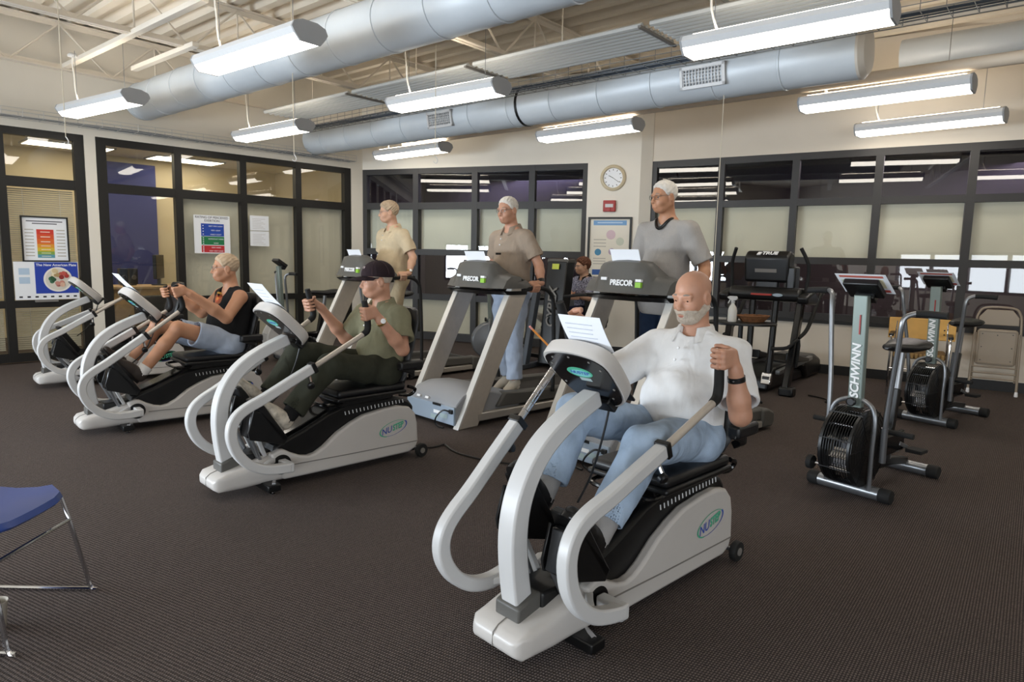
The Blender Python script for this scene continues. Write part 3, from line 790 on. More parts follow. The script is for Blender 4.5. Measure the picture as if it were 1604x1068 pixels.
    MB().prism([(.062 * math.cos(k * PI / 14), .03 * math.sin(k * PI / 14)) for k in range(28)], .0125, .0142, 'z', F @ Matrix.Translation((0, .055, 0))).build('badge', M_logo_g, cobj)
    MB().prism([(.05 * math.cos(k * PI / 14), .02 * math.sin(k * PI / 14)) for k in range(28)], .0142, .0148, 'z', F @ Matrix.Translation((.004, .052, 0))).build('badge_field', mat('badge_cyan', '#7cc4c4', .5), cobj)
    text('lettering', 'NUSTEP', .026, F @ Matrix.Translation((0, .055, .0155)), M_logo_b, cobj, .0004, .25)
    MB().prism([(-.02, .002), (.035, .002), (.035, .02), (-.02, .02)], .0125, .0138, 'z', F).build('serial_label', mat('label_grey', '#9fb0b0', .6), cobj)
    for a, b in ((-.12, .09), (.12, .09), (-.09, .135), (.09, .135), (-.12, -.03), (.12, -.03), (-.08, -.1), (.08, -.1), (0, .15)):
        MB().lathe([(.005, .0125), (.005, .0145)], F @ Vector((a, b, 0)) - nv * 0, F.to_3x3() @ Vector((0, 0, 1)), 8).build('screw', M_midgrey, cobj)
    MB().prism([(-.055, -.185), (.055, -.185), (.05, -.12), (-.05, -.12)], -.05, .03, 'z', F).build('console_bracket', M_blk, t, .006)
    MB().sweep([F @ Vector((-.09, -.19, -.06)), F @ Vector((.09, -.19, -.06))], .05, .012, up).build('accessory_tray', M_blk, t, .005)
    # arms
    for s, deg, ext in arms:
        P = lambda p, yy: Vector((rot_arm(p, deg)[0], yy, rot_arm(p, deg)[1]))
        ao = MB().sweep([P(p, s * .268) for p in ARM], .052, .056, (0, 1, 0), smooth=4).build('arm', M_white, t, .008, sharp=30)
        MB().sweep([P((-.122, .165), s * .17), P((-.122, .165), s * .292)], .05, .06, (1, 0, 0)).build('arm_link', M_white, ao, .008)
        MB().sweep([P((-.08, .19), s * .15), P((-.02, .19), s * .20), P((.03, .187), s * .255)], .03, .03, (0, 0, 1), smooth=4).build('arm_brace', M_white, ao, .006)
        sh = Vector((-.9 * ext, 0, .45 * ext)); c, si = math.cos(R(deg)), math.sin(R(deg))
        sh = Vector((sh.x * c - sh.z * si, 0, sh.x * si + sh.z * c))
        MB().tube([P(TUBE[0], s * .268), P(TUBE[1], s * .268) + sh], .0165, 12).build('extension_tube', M_alu if deg > -15 else M_chrome, ao)
        MB().sweep([P((-.275, .749), s * .268), P((-.30, .761), s * .268)], .062, .066, (0, 1, 0)).build('clamp_collar', M_blk, ao, .004)
        kp = P((-.262, .705), s * .268)
        MB().tube([kp, kp + Vector((0, s * .02, -.035))], .009, 8).build('clamp_pin', M_chrome, ao)
        MB().lathe([(.012, 0), (.022, .006), (.022, .022), (.014, .028)], kp + Vector((0, s * .012, -.05)), Vector((.2, s, -.4)), 12).build('clamp_knob', M_blk, ao)
        g = spline([P(p, s * .268) + sh for p in GRIP], 4)
        MB().tube(g, [.019, .0215, .0215, .021, .0205, .018], 14).build('hand_grip', M_rubber, ao)
        if deg < -15:
            for k in range(9):
                f = .08 + k * .1; q = P(TUBE[0], s * .268) * (1 - f) + (P(TUBE[1], s * .268) + sh) * f
                MB().lathe([(.0168, -.002), (.0172, 0), (.0168, .002)], q, P(TUBE[1], 0) - P(TUBE[0], 0), 12).build('length_mark', M_midgrey, ao)
    # pedals
    for s, dx, dz in pedals:
        y0, y1 = (s * .075, s * .205) if s > 0 else (s * .205, s * .075)
        D = lambda q: (q[0] + dx, q[1] + dz)
        pl = MB().prism([D(q) for q in ((-.155, .325), (-.125, .30), (.02, .50), (.052, .575), (.02, .585), (-.01, .545))], y0, y1).build('foot_plate', M_blk, t, .008)
        for yy in (y0, y1 - .012):
            MB().prism([D(q) for q in ((-.15, .33), (-.125, .29), (.085, .355), (.095, .40), (.055, .53), (.0, .50))], yy, yy + .012).build('foot_guard', M_blk, pl, .003)
        MB().prism([D(q) for q in ((.065, .36), (.095, .365), (.06, .52), (.03, .525))], y0 + .02, y1 - .02).build('foot_bracket', M_blkgloss, pl, .006)
        for yy in (y0 + .03, y1 - .03): MB().tube([(.072 + dx, yy, .375 + dz), (-.03, s * .09 + (yy - (y0 + y1) / 2) * .4, .165)], .010, 8).build('pedal_rod', M_steel, pl)
        MB().sweep([(.02 + dx, (y0 + y1) / 2, .36 + dz), (-.07, s * .08, .17)], .03, .022, (0, 1, 0)).build('pedal_lever', M_white, pl, .004)
    # seat
    so = MB().span((-1.03, -.20, .515), (-.50, .20, .565)).build('seat_cushion', M_pad, t, .022, seg=3)
    MB().span((-1.03, -.21, .492), (-.49, .21, .520)).build('seat_pan', M_blk, so, .01)
    MB().tube([(-.55, -.16, .48), (-.45, -.15, .475), (-.43, 0, .475), (-.45, .15, .475), (-.55, .16, .48)], .011, 8, smooth=4).build('release_bar', M_blkgloss, so)
    MB().prism([(-.97, .45), (-.56, .44), (-.52, .50), (-1.0, .50)], -.12, .12).build('seat_carriage', M_blk, t, .01)
    MB().tube([(-1.02, .13, .47), (-1.10, .15, .46), (-1.13, .17, .50), (-1.06, .18, .53)], .012, 8, smooth=4).build('swivel_lever', M_blkgloss, t)
    bk = Vector((-.26, 0, .97)).normalized()
    sec = []
    for f, hw, bow in ((0, .17, 0), (.06, .195, .0), (.25, .205, .012), (.42, .195, .012), (.50, .165, 0), (.52, .12, -.008)):
        c = Vector((-1.035, 0, .57)) + bk * f
        ring = []
        for k in range(12):
            a = 2 * PI * k / 12; ca, sa = math.cos(a), math.sin(a)
            ring.append(c + Vector((abs(sa) ** .6 * (1 if sa > 0 else -1) * .036 + (.02 * (abs(ca) ** 2)), abs(ca) ** .6 * (1 if ca > 0 else -1) * hw, 0)))
        sec.append(ring)
    bo = MB().loft(sec).build('backrest', M_pad, t, sharp=60)
    MB().sweep([(-.97, 0, .49), (-1.10, 0, .50), (-1.16, 0, .62), (-1.18, 0, .82)], .07, .03, (0, 1, 0), smooth=4).build('back_bracket', M_blk, bo, .004)
    for s in (-1, 1):
        MB().sweep([(-1.07, s * .19, .60), (-1.05, s * .245, .64), (-.93, s * .255, .685)], .035, .03, (0, 0, 1), smooth=3).build('arm_support', M_blk, t, .004)
        MB().span((-1.12, s * .225, .665), (-.93, s * .285, .725)).build('armrest', M_pad, t, .015, seg=3)
    # feet and wheels
    MB().span((-.085, -.235, .02), (-.005, .235, .062)).build('stabiliser_foot', M_blk, t, .006)
    for s in (-1, 1):
        MB().lathe([(.016, 0), (.016, .006), (.006, .008), (.006, .022)], (-.045, s * .205, 0), (0, 0, 1), 12).build('levelling_bolt', M_chrome, t)
        wo = MB().lathe([(.03, -.016), (.046, -.016), (.05, -.010), (.05, .010), (.046, .016), (.03, .016)], (-1.175, s * .185, .05), (0, 1, 0), 20).build('transport_wheel', M_rubber, t)
        MB().lathe([(.02, -.02), (.02, .02)], (-1.175, s * .185, .05), (0, 1, 0), 12).build('wheel_hub', M_midgrey, wo)
        MB().tube([(-.09, s * .13, .05), (-.05, s * .21, .055)], .014, 8).build('axle_end', M_chrome, t)
    MB().tube([(-1.175, -.185, .05), (-1.175, .185, .05)], .012, 8).build('axle', M_steel, t)
    MB().span((-1.17, -.11, .035), (-.2, .11, .06)).build('underframe', M_blk, t)
    MB().tube([F @ Vector((.02, -.16, -.02)), (-.30, .02, .74), (-.22, .03, .60), (-.12, .05, .52)], .005, 6, smooth=4).build('console_cable', M_blk, t)
    return t, F
P1 = (.144, 2.427, 45.7); P2 = (-1.598, 3.999, 44.8); P3 = (-3.198, 5.29, 47.0); P4 = (-4.72, 6.98, 47.0)
ARM1 = ((1, 6.5, -.02), (-1, -17, 0)); ARM2 = ((1, 0, 0), (-1, -6, .0)); ARM3 = ((1, -9, -.09), (-1, -4, -.10)); ARM4 = ((1, -4, -.05), (-1, 3, -.05))
n1, CF1 = stepper('light grey recumbent stepper nearest the camera, under the man in the white polo', *P1, ARM1, ((1, .015, -.03), (-1, -.02, .03)))
n2, CF2 = stepper('light grey recumbent stepper under the man in the dark cap', *P2, ARM2, ((1, 0, 0), (-1, -.01, .04)))
n3, CF3 = stepper('light grey recumbent stepper under the man in the black tank top', *P3, ARM3, ((1, 0, 0), (-1, 0, .02)), True)
n4, CF4 = stepper('empty recumbent stepper at the far left by the food poster', *P4, ARM4, ((1, .03, -.02), (-1, -.02, .03)), True)
def log_sheet(root, F, label, dx=-.01, tilt=0, w=.216, h=.20, y0=.10):
    """sheet standing in the clip on the rider's side of a console"""
    G = Matrix.LocRotScale(root.location, root.rotation_euler, None) @ F @ Matrix.Translation((dx, y0, -.068)) @ Matrix.Rotation(R(tilt), 4, 'X')
    mb = MB(); n = 6; vs = []
    for i in range(n + 1):
        f = i / n
        for x in (-w / 2, w / 2):
            for th in (0, .0012): vs.append(G @ Vector((x, f * h, .01 * math.sin(f * 2.2) - th)))
    fs = []
    for i in range(n):
        a = i * 4; fs += [(a, a + 2, a + 6, a + 4), (a + 1, a + 5, a + 7, a + 3), (a, a + 4, a + 5, a + 1), (a + 2, a + 3, a + 7, a + 6)]
    fs += [(0, 1, 3, 2), (n * 4, n * 4 + 2, n * 4 + 3, n * 4 + 1)]
    o = mb.add(vs, fs).build('paper_sheet', M_paper)
    tag(o, label, 'paper', 'exercise log sheets on the consoles')
    for k in range(6):
        z0 = h * (.12 + .13 * k)
        f = z0 / h; zz = .01 * math.sin(f * 2.2) + .0012
        MB().prism([(-w * .38, z0), (w * (.2 + .03 * (k % 3)), z0), (w * (.2 + .03 * (k % 3)), z0 + .004), (-w * .38, z0 + .004)], zz - .0005, zz + .0006, 'z', G).build('text_line', mat('faint_ink', '#c3c7d2', .8), o)
    return o
bpy.context.view_layer.update()
log_sheet(n1, CF1, 'white sheet standing on the console of the nearest stepper', .045, -14, .20, .165, .10)
log_sheet(n2, CF2, 'white sheet standing on the console of the stepper ridden by the man in the cap', .03, -6, .20, .22, .09)
log_sheet(n3, CF3, 'white sheet standing on the console before the man in the tank top', .03, -6, .20, .21, .09)
G = Matrix.LocRotScale(n1.location, n1.rotation_euler, None) @ CF1
pc = MB(); pc.tube([G @ Vector((-.165, .09, -.05)), G @ Vector((-.175, .235, -.04))], .0045, 6)
po = thing('pencil', 'orange pencil tucked beside the console of the nearest stepper', 'pencil', G @ Vector((-.165, .09, -.05)))
Gi = Matrix.Translation(-po.location)
MB().tube([Gi @ G @ Vector((-.165, .09, -.05)), Gi @ G @ Vector((-.175, .225, -.042))], .0045, 6).build('shaft', mat('pencil_orange', '#d98a3a', .5), po)
MB().tube([Gi @ G @ Vector((-.175, .225, -.042)), Gi @ G @ Vector((-.1762, .243, -.041))], .0048, 6).build('eraser', mat('eraser_pink', '#cf8a80', .7), po)

# ================================================================== treadmills
def treadmill(label, x, y, ang, lift=0, dim=1.0):
    """origin: floor centre under the front end; belt runs to local -x"""
    t = thing('treadmill', label, 'treadmill', (x, y, 0), facing(ang), 'grey treadmills in a row')
    W = .385
    up = [(.0, .0), (-.07, .14), (-.19, .38), (-.33, .66), (-.46, .92), (-.555, 1.10), (-.60, 1.18 + lift)]
    for s in (-1, 1):
        mb = MB()
        pr = up + [(-.80, 1.18 + lift), (-.755, 1.08), (-.655, .88), (-.52, .62), (-.385, .35), (-.27, .12), (-.215, .0)]
        y0, y1 = sorted((s * (W - .065), s * W))
        uo = mb.prism(pr, y0, y1).build('upright', M_alu, t, .012, seg=3)
        # bright front edge
        MB().sweep([(a + .004, s * (W - .032), b) for a, b in up], .066, .012, (0, 1, 0), smooth=2).build('edge_trim', mat('bright_trim', '#d8d5cf', .3, .3), uo, .004)
    # motor hood
    secs = []
    for xx, zt, zz in ((.0, .20, .04), (-.02, .245, .03), (-.10, .315, .03), (-.20, .345, .03), (-.34, .335, .03), (-.50, .295, .05), (-.66, .24, .08), (-.76, .215, .1)):
        ring = []; hw = W - .05
        for k in range(9):
            f = k / 8; yy = -hw + 2 * hw * f; ring.append((xx, yy, zt - .045 * abs(2 * f - 1) ** 3))
        ring += [(xx, hw, zz), (xx, -hw, zz)]
        secs.append(ring)
    ho = MB().loft(secs).build('motor_hood', M_hood, t, .01, sharp=40)
    MB().span((-.01, -W + .05, .03), (.012, W - .05, .185)).build('front_panel', mat('hood_front_blue_grey', '#93a0ae', .45), t, .006)
    MB().span((.012, .05, .17), (.018, .16, .19)).build('vent_slot', M_blk, ho)
    for yy in (-.16, -.04): MB().box((.004, yy, .212), (.02, .045, .018), Matrix.Rotation(R(-25), 3, 'Y')).build('caution_label', M_logo_w, ho)
    for y0, y1, z0, z1, m in ((.06, .16, .10, .128, M_logo_w), (.15, .25, .075, .112, mat('label_grey', '#9fb0b0', .6)), (.02, .12, .05, .085, mat('label_grey', '#9fb0b0', .6))):
        MB().span((.0121, y0, z0), (.0135, y1, z1)).build('rating_label', m, t)
    MB().span((.010, .285, .13), (.03, .325, .165)).build('power_inlet', M_blk, t, .003)
    MB().tube([(.03, .30, .15), (.07, .26, .16), (.09, .20, .10), (.08, .17, .04), (.07, .20, .012), (.06, .26, .010)], .007, 6, smooth=5).build('power_lead', M_blk, t)
    # deck
    MB().prism([(-.6, .178), (-2.0, .150), (-2.0, .135), (-.6, .16)], -.27, .27).build('running_belt', M_belt, t)
    for s in (-1, 1):
        y0, y1 = sorted((s * .265, s * .37))
        MB().prism([(-.45, .13), (-.55, .255), (-.75, .24), (-2.0, .188), (-2.08, .165), (-2.08, .09), (-1.9, .10)], y0, y1).build('side_rail', M_dkgrey, t, .015)
        y0, y1 = sorted((s * .28, s * .385))
        MB().prism([(-.20, .04), (-.20, .115), (-1.95, .09), (-1.95, .03)], y0, y1).build('lower_rail', mat('satin_rail', '#bdb7ae', .35, .5), t, .012)
        y0, y1 = sorted((s * .24, s * .395))
        MB().prism([(-1.93, .03), (-1.93, .19), (-2.02, .19), (-2.12, .15), (-2.13, .06), (-2.09, .02)], y0, y1).build('rear_cap', M_dkgrey, t, .02)
    MB().tube([(-2.05, -.26, .11), (-2.05, .26, .11)], .045, 14).build('rear_roller', M_blk, t)
    MB().span((-1.7, -.25, .04), (-.3, .25, .12)).build('deck_frame', M_blk, t)
    for s in (-1, 1):
        MB().span((-1.9, s * .3 - .03, 0), (-1.83, s * .3 + .03, .04)).build('rear_foot', M_blk, t)
        MB().span((-.20, s * .3 - .03, 0), (-.12, s * .3 + .03, .04)).build('front_foot', M_blk, t)
    # console: centre hood between two lower pods
    z0 = 1.19 + lift; secs = []
    prof = [(-.405, .055, -.60), (-.385, .085, -.50), (-.30, .095, -.47), (-.255, .11, -.46), (-.235, .185, -.44), (-.20, .212, -.43), (-.10, .222, -.415), (0, .225, -.41)]
    prof = prof + [(-a, b, c) for a, b, c in reversed(prof[:-1])]
    for yy, h, fx in prof:
        hood = h > .15
        bx = -.80 if not hood else -.74
        ring = [(fx + .02, yy, z0 - .02), (fx, yy, z0 + .01), (fx - .02, yy, z0 + h * .55), (fx - (.05 if hood else .07), yy, z0 + h * .92), (fx - .12, yy, z0 + h), (bx + .12, yy, z0 + h * (.8 if hood else .98)), (bx + .02, yy, z0 + h * .45), (bx, yy, z0), (bx + .05, yy, z0 - .02)]
        secs.append(ring)
    co = MB().loft(secs).build('console', M_dkgrey, t, sharp=50)
    cl = MB().loft([[(a, b * 1.004, c - .022) for a, b, c in (r[0], r[8])] + [(r[8][0], r[8][1] * 1.004, r[8][2] - .055), (r[0][0] - .05, r[0][1] * 1.004, r[0][2] - .055)] for r in secs]).build('console_tray', M_blk, t, sharp=50)
    Fc = frame3((-.4215, .0, z0 + .055), (0, 1, 0), (-.1, 0, 1))
    text('lettering', 'PRECOR', .056, Fc @ Matrix.Translation((.03, -.002, .006)), M_logo_w, co, .004, 0, .0022, sx=1.0)
    MB().prism([(-.17, .015), (-.115, .015), (-.115, .036), (-.17, .036)], -.01, .006, 'z', Fc).build('badge', M_logo_w, co)
    MB().prism([(.155, -.03), (.205, -.03), (.205, .008), (.155, .008)], -.02, .004, 'z', Fc).build('sticker', mat('lime_sticker', '#8fc43c', .5), co)
    MB().prism([(.155, .012), (.205, .012), (.205, .03), (.155, .03)], -.02, .004, 'z', Fc).build('sticker_band', M_logo_w, co)
    # handrails
    for s in (-1, 1):
        MB().tube([(-.70, s * .375, z0 - .04), (-.88, s * .378, z0 - .025), (-1.02, s * .38, z0 - .035), (-1.105, s * .38, z0 - .10), (-1.13, s * .38, z0 - .22), (-1.15, s * .38, .55), (-1.15, s * .38, .19)], .019, 10, smooth=5).build('handrail', M_rubber, t)
    MB().tube([(-.74, -.36, z0 - .055), (-.82, -.25, z0 - .05), (-.82, .25, z0 - .05), (-.74, .36, z0 - .055)], .02, 10, smooth=4).build('front_bar', M_rubber, t)
    MB().span((-.80, -.05, z0 - .07), (-.72, .05, z0 - .02)).build('stop_key_box', M_blk, t, .006)
    return t
def tm_origin(fx, fy, ang):       # from the near front corner to the centre line
    a = R(ang); return fx - math.cos(a) * .385, fy + math.sin(a) * .385
TM1 = (*tm_origin(.707, 4.367, 49), 49); TM2 = (*tm_origin(-.43, 5.445, 46), 46); TM3 = (*tm_origin(-1.88, 6.97, 46), 46)
t1 = treadmill('grey treadmill behind the nearest stepper, under the man in the grey V-neck shirt', *TM1, .03)
t2 = treadmill('grey treadmill in the middle of the picture, under the man in the taupe polo', *TM2)
t3 = treadmill('grey treadmill behind the man in the cap, under the man in the cream polo', *TM3, .02)
def tm_sheet(root, label, lift=0):
    F = frame3((-.60, -.02, 1.37 + lift), (0, -1, 0), (.35, 0, .9))
    o = log_sheet(root, F, label, 0, 0, .27, .15, .0)
    return o
tm_sheet(t1, 'white sheet propped on the console of the treadmill under the man in the V-neck shirt', .03)
tm_sheet(t2, 'white sheet propped on the console of the middle treadmill')
tm_sheet(t3, 'white sheet propped on the console of the treadmill behind the cap')

# ================================================================== air bikes
def airbike(label, x, y, ang, white=False, arm=(0, 0), up=(0, 0), shroud=None):
    M_white_ = shroud or M_white
    t = thing('air_bike', label, 'exercise bike', (x, y, 0), facing(ang), 'upright air bikes')
    for nm, xx, hw in (('front_foot_bar', 0, .205), ('rear_foot_bar', -.80, .175)):
        b = MB().tube([(xx, -hw, .045), (xx, hw, .045)], .040, 16).build(nm, M_steel, t)
        for s in (-1, 1): MB().lathe([(.043, 0), (.045, .005), (.045, .06), (.04, .068)], (xx, s * (hw - .015), .045), (0, s, 0), 16).build('end_cap', M_rubber, b)
    MB().sweep([(0, .0, .08), (-.2, 0, .13), (-.55, 0, .12), (-.80, 0, .08)], .06, .05, (0, 1, 0)).build('frame_beam', M_blk, t, .006)
    # fan cage
    cx, cz, r, hw = .0, .315, .245, .10
    M_cage = M_blk if not white else M_white_
    fan = MB().lathe([(.05, -.02), (.05, .02)], (cx, 0, cz), (0, 1, 0), 16).build('fan_hub', M_steel, t)
    for k in range(12):
        a = 2 * PI * k / 12
        rot = Matrix.Rotation(-a, 3, 'Y')
        MB().box(Vector((cx, 0, cz)) + rot @ Vector((.165, 0, 0)), (.12, hw * 1.35, .006), rot @ Matrix.Rotation(R(55), 3, 'Y')).build('fan_blade', M_chrome if not white else M_white, fan)
    cage = MB().lathe([(r - .01, -hw), (r, -hw + .006), (r, -hw + .022), (r - .01, -hw + .028)], (cx, 0, cz), (0, 1, 0), 40).build('cage_rim', M_cage, t)
    MB().lathe([(r - .01, hw - .028), (r, hw - .022), (r, hw - .006), (r - .01, hw)], (cx, 0, cz), (0, 1, 0), 40).build('cage_rim', M_cage, t)
    for s in (-1, 1):
        mb = MB()
        for q in (.06, .09, .12, .15, .18, .21, .235):
            mb.tube([(cx + q * math.cos(2 * PI * k / 30), s * hw, cz + q * math.sin(2 * PI * k / 30)) for k in range(31)], .0022, 4, caps=False)
        for k in range(12):
            a = 2 * PI * k / 12; mb.tube([(cx + .05 * math.cos(a), s * hw, cz + .05 * math.sin(a)), (cx + r * math.cos(a), s * hw, cz + r * math.sin(a))], .003, 4)
        mb.build('cage_wires', M_cage, cage, kind='stuff')
        if white: MB().lathe([(.02, 0), (.235, 0), (.235, .012), (.06, .02), (.02, .03)], (cx, s * hw, cz), (0, s, 0), 32).build('shroud', M_white_, cage)
    for k in range(9):
        yy = -hw + .035 + (2 * hw - .07) * k / 8
        MB().tube([(cx + r * math.cos(2 * PI * i / 40), yy, cz + r * math.sin(2 * PI * i / 40)) for i in range(41)], .0028, 5, caps=False).build('cage_ring', M_cage, cage)
    for k in range(8):
        a = 2 * PI * k / 8 + .3
        MB().box((cx + r * math.cos(a), 0, cz + r * math.sin(a)), (.006, hw * 2, .006)).build('cage_bar', M_cage, cage)
    MB().span((-.44, .10, .24), (-.16, .135, .38)).build('chain_guard', M_blkgloss, t, .03, seg=3)
    # hoop over the fan
    MB().tube([(.03, -.135, .06), (.035, -.135, .30), (.03, -.135, .50), (.02, -.10, .585), (.0, 0, .615), (.02, .10, .585), (.03, .135, .50), (.035, .135, .30), (.03, .135, .06)], .014, 10, smooth=5).build('hoop', M_steel, t)
    # column and console
    co = MB().sweep([(.0, 0, .56), (.035, 0, 1.26)], .085, .045, (0, 1, 0)).build('column', mat('sage_grey_column', '#7f8a84', .45, .3), t, .006)
    Fs = frame3((.0415, 0, .86), (-.0, 0, 1), (0, -1, 0)) 
    Fs = frame3((.0385, 0, .83), (.05, 0, 1), (0, -1, 0))
    if (Fs.to_3x3() @ Vector((0, 0, 1))).x < 0: Fs = frame3((.0385, 0, .83), (.05, 0, 1), (0, 1, 0))
    if not white: text('lettering', 'SCHWINN', .072, Fs @ Matrix.Translation((-.04, 0, .003)), M_logo_w, co, .0006, .15, .0024)
    if not white: MB().prism([(.19, -.012), (.31, -.012), (.31, -.004), (.19, -.004)], .0, .0042, 'z', Fs).build('red_script_line', M_red, co)
    MB().lathe([(.02, 0), (.028, .006), (.028, .02), (.02, .026)], (.05, 0, .60), (1, 0, 0), 14).build('adjust_knob', M_blk, t)
    cb = Matrix.Rotation(R(-35), 3, 'Y')
    MB().box((.02, 0, 1.30), (.15, .21, .045), cb).build('console', M_blk, t, .01)
    MB().box((-.02, 0, 1.255), (.06, .12, .07), cb).build('console_neck', M_blk, t, .006)
    # swing handles
    for s, deg in ((-1, arm[0]), (1, arm[1])):
        c, si = math.cos(R(deg)), math.sin(R(deg))
        def Q(x_, y_, z_): 
            x_ += .02; z_ += up[0 if s < 0 else 1] * max(0, (z_ - .5) / .6) - .30
            return Vector((-.02 + x_ * c - z_ * si, y_ * s, .30 + x_ * si + z_ * c))
        ho = MB().tube([Q(-.02, .175, .24), Q(-.02, .18, .46)], .020, 10).build('handle_socket', M_steel, t)
        MB().tube([Q(-.02, .18, .44), Q(-.015, .205, .70), Q(.0, .235, .95), Q(.01, .25, 1.09), Q(.0, .262, 1.145), Q(-.03, .30, 1.168), Q(-.05, .34, 1.17)], .0155, 10, smooth=5).build('handle_tube', M_steel, ho)
        MB().tube([Q(-.035, .305, 1.169), Q(-.055, .36, 1.17), Q(-.065, .46, 1.165)], .021, 12, smooth=3).build('hand_grip', M_rubber, ho)
        pg = MB().tube([(-.10, s * .14, .42), (-.10, s * .31, .42)], .017, 10).build('foot_peg', M_rubber, t)
    # cranks and pedals
    for s, dx, dz in ((-1, .10, -.12), (1, -.10, .02)):
        cr = MB().sweep([(-.36, s * .13, .30), (-.36 + dx, s * .14, .30 + dz - .06)], .016, .026, (0, 1, 0)).build('crank', M_steel, t, .003)
        MB().box((-.36 + dx, s * .20, .30 + dz - .07), (.10, .10, .025)).build('pedal', M_rubber, cr, .005)
    # roller pin at the front
    MB().tube([(.16, -.18, .19), (.16, .10, .19)], .008, 8).build('front_pin', M_chrome, t)
    MB().lathe([(.042, 0), (.045, .006), (.045, .03), (.03, .036)], (.16, -.16, .19), (0, -1, 0), 18).build('front_roller', M_rubber, t)
    MB().sweep([(.16, .06, .19), (.03, .09, .22)], .012, .03, (0, 1, 0)).build('pin_bracket', M_blk, t)
    # seat
    MB().tube([(-.50, 0, .12), (-.60, 0, .86)], [.03, .026], 12).build('seat_post', M_steel, t)
    MB().sweep([(-.46, 0, .12), (-.55, 0, .62)], .07, .05, (0, 1, 0)).build('seat_tube', M_blk, t, .006)
    secs = []
    for xx, hw2, zt, hh in ((-.36, .02, .92, .02), (-.38, .035, .935, .045), (-.48, .06, .935, .06), (-.60, .115, .93, .07), (-.70, .145, .945, .08), (-.76, .135, .95, .07), (-.785, .09, .945, .04)):
        secs.append([(xx, hw2 * math.cos(2 * PI * k / 14), zt - hh / 2 + hh / 2 * math.sin(2 * PI * k / 14)) for k in range(14)])
    MB().loft(secs).build('saddle', M_pad, t, sharp=60)
    return t
b1 = airbike('grey and black air bike in the right foreground, nearest of the air bikes', 2.16, 4.12, 52, False, (7, -4), (.10, 0))
b2 = airbike('grey and black air bike near the yellow chair, behind the nearer bike', 3.83, 6.06, 54, False, (-6, -4), (.06, .02))
b3 = airbike('white-shrouded exercise bike between the left wall and the first treadmill', -3.05, 8.85, 50, True, (2, -3))
b4 = airbike('air bike with a round fan standing behind the man in the cap', -1.75, 8.6, 20, False, (0, 6))
b5 = airbike('air bike partly hidden behind the middle treadmill upright, below the window', -.30, 9.0, 80, True, (3, -2), (0, 0), M_steel)
for root, lb in ((b1, 'printed instruction sheet lying on the console of the nearest air bike'), (b2, 'printed instruction sheet lying on the console of the air bike by the yellow chair')):
    G = Matrix.LocRotScale(root.location, root.rotation_euler, None) @ frame3((.015, .0, 1.333), (0, 1, 0), (.82, 0, .57))
    o = MB().prism([(-.15, -.10), (.15, -.10), (.15, .10), (-.15, .10)], 0.004, .0055, 'z', G).build('instruction_sheet', M_paper); tag(o, lb, 'paper')
    for x0, x1, y0, y1, hx in ((-.13, .13, .065, .085, '#c96a5a'), (-.13, -.03, -.04, .04, '#cfd8c4'), (.02, .12, -.04, .05, '#e3d9b8'), (-.13, .13, -.085, -.06, '#b85048'), (-.02, .0, -.05, .05, '#3a3a42')):
        MB().prism([(x0, y0), (x1, y0), (x1, y1), (x0, y1)], .0055, .0065, 'z', G).build('print', flat(hx[1:], hx), o)
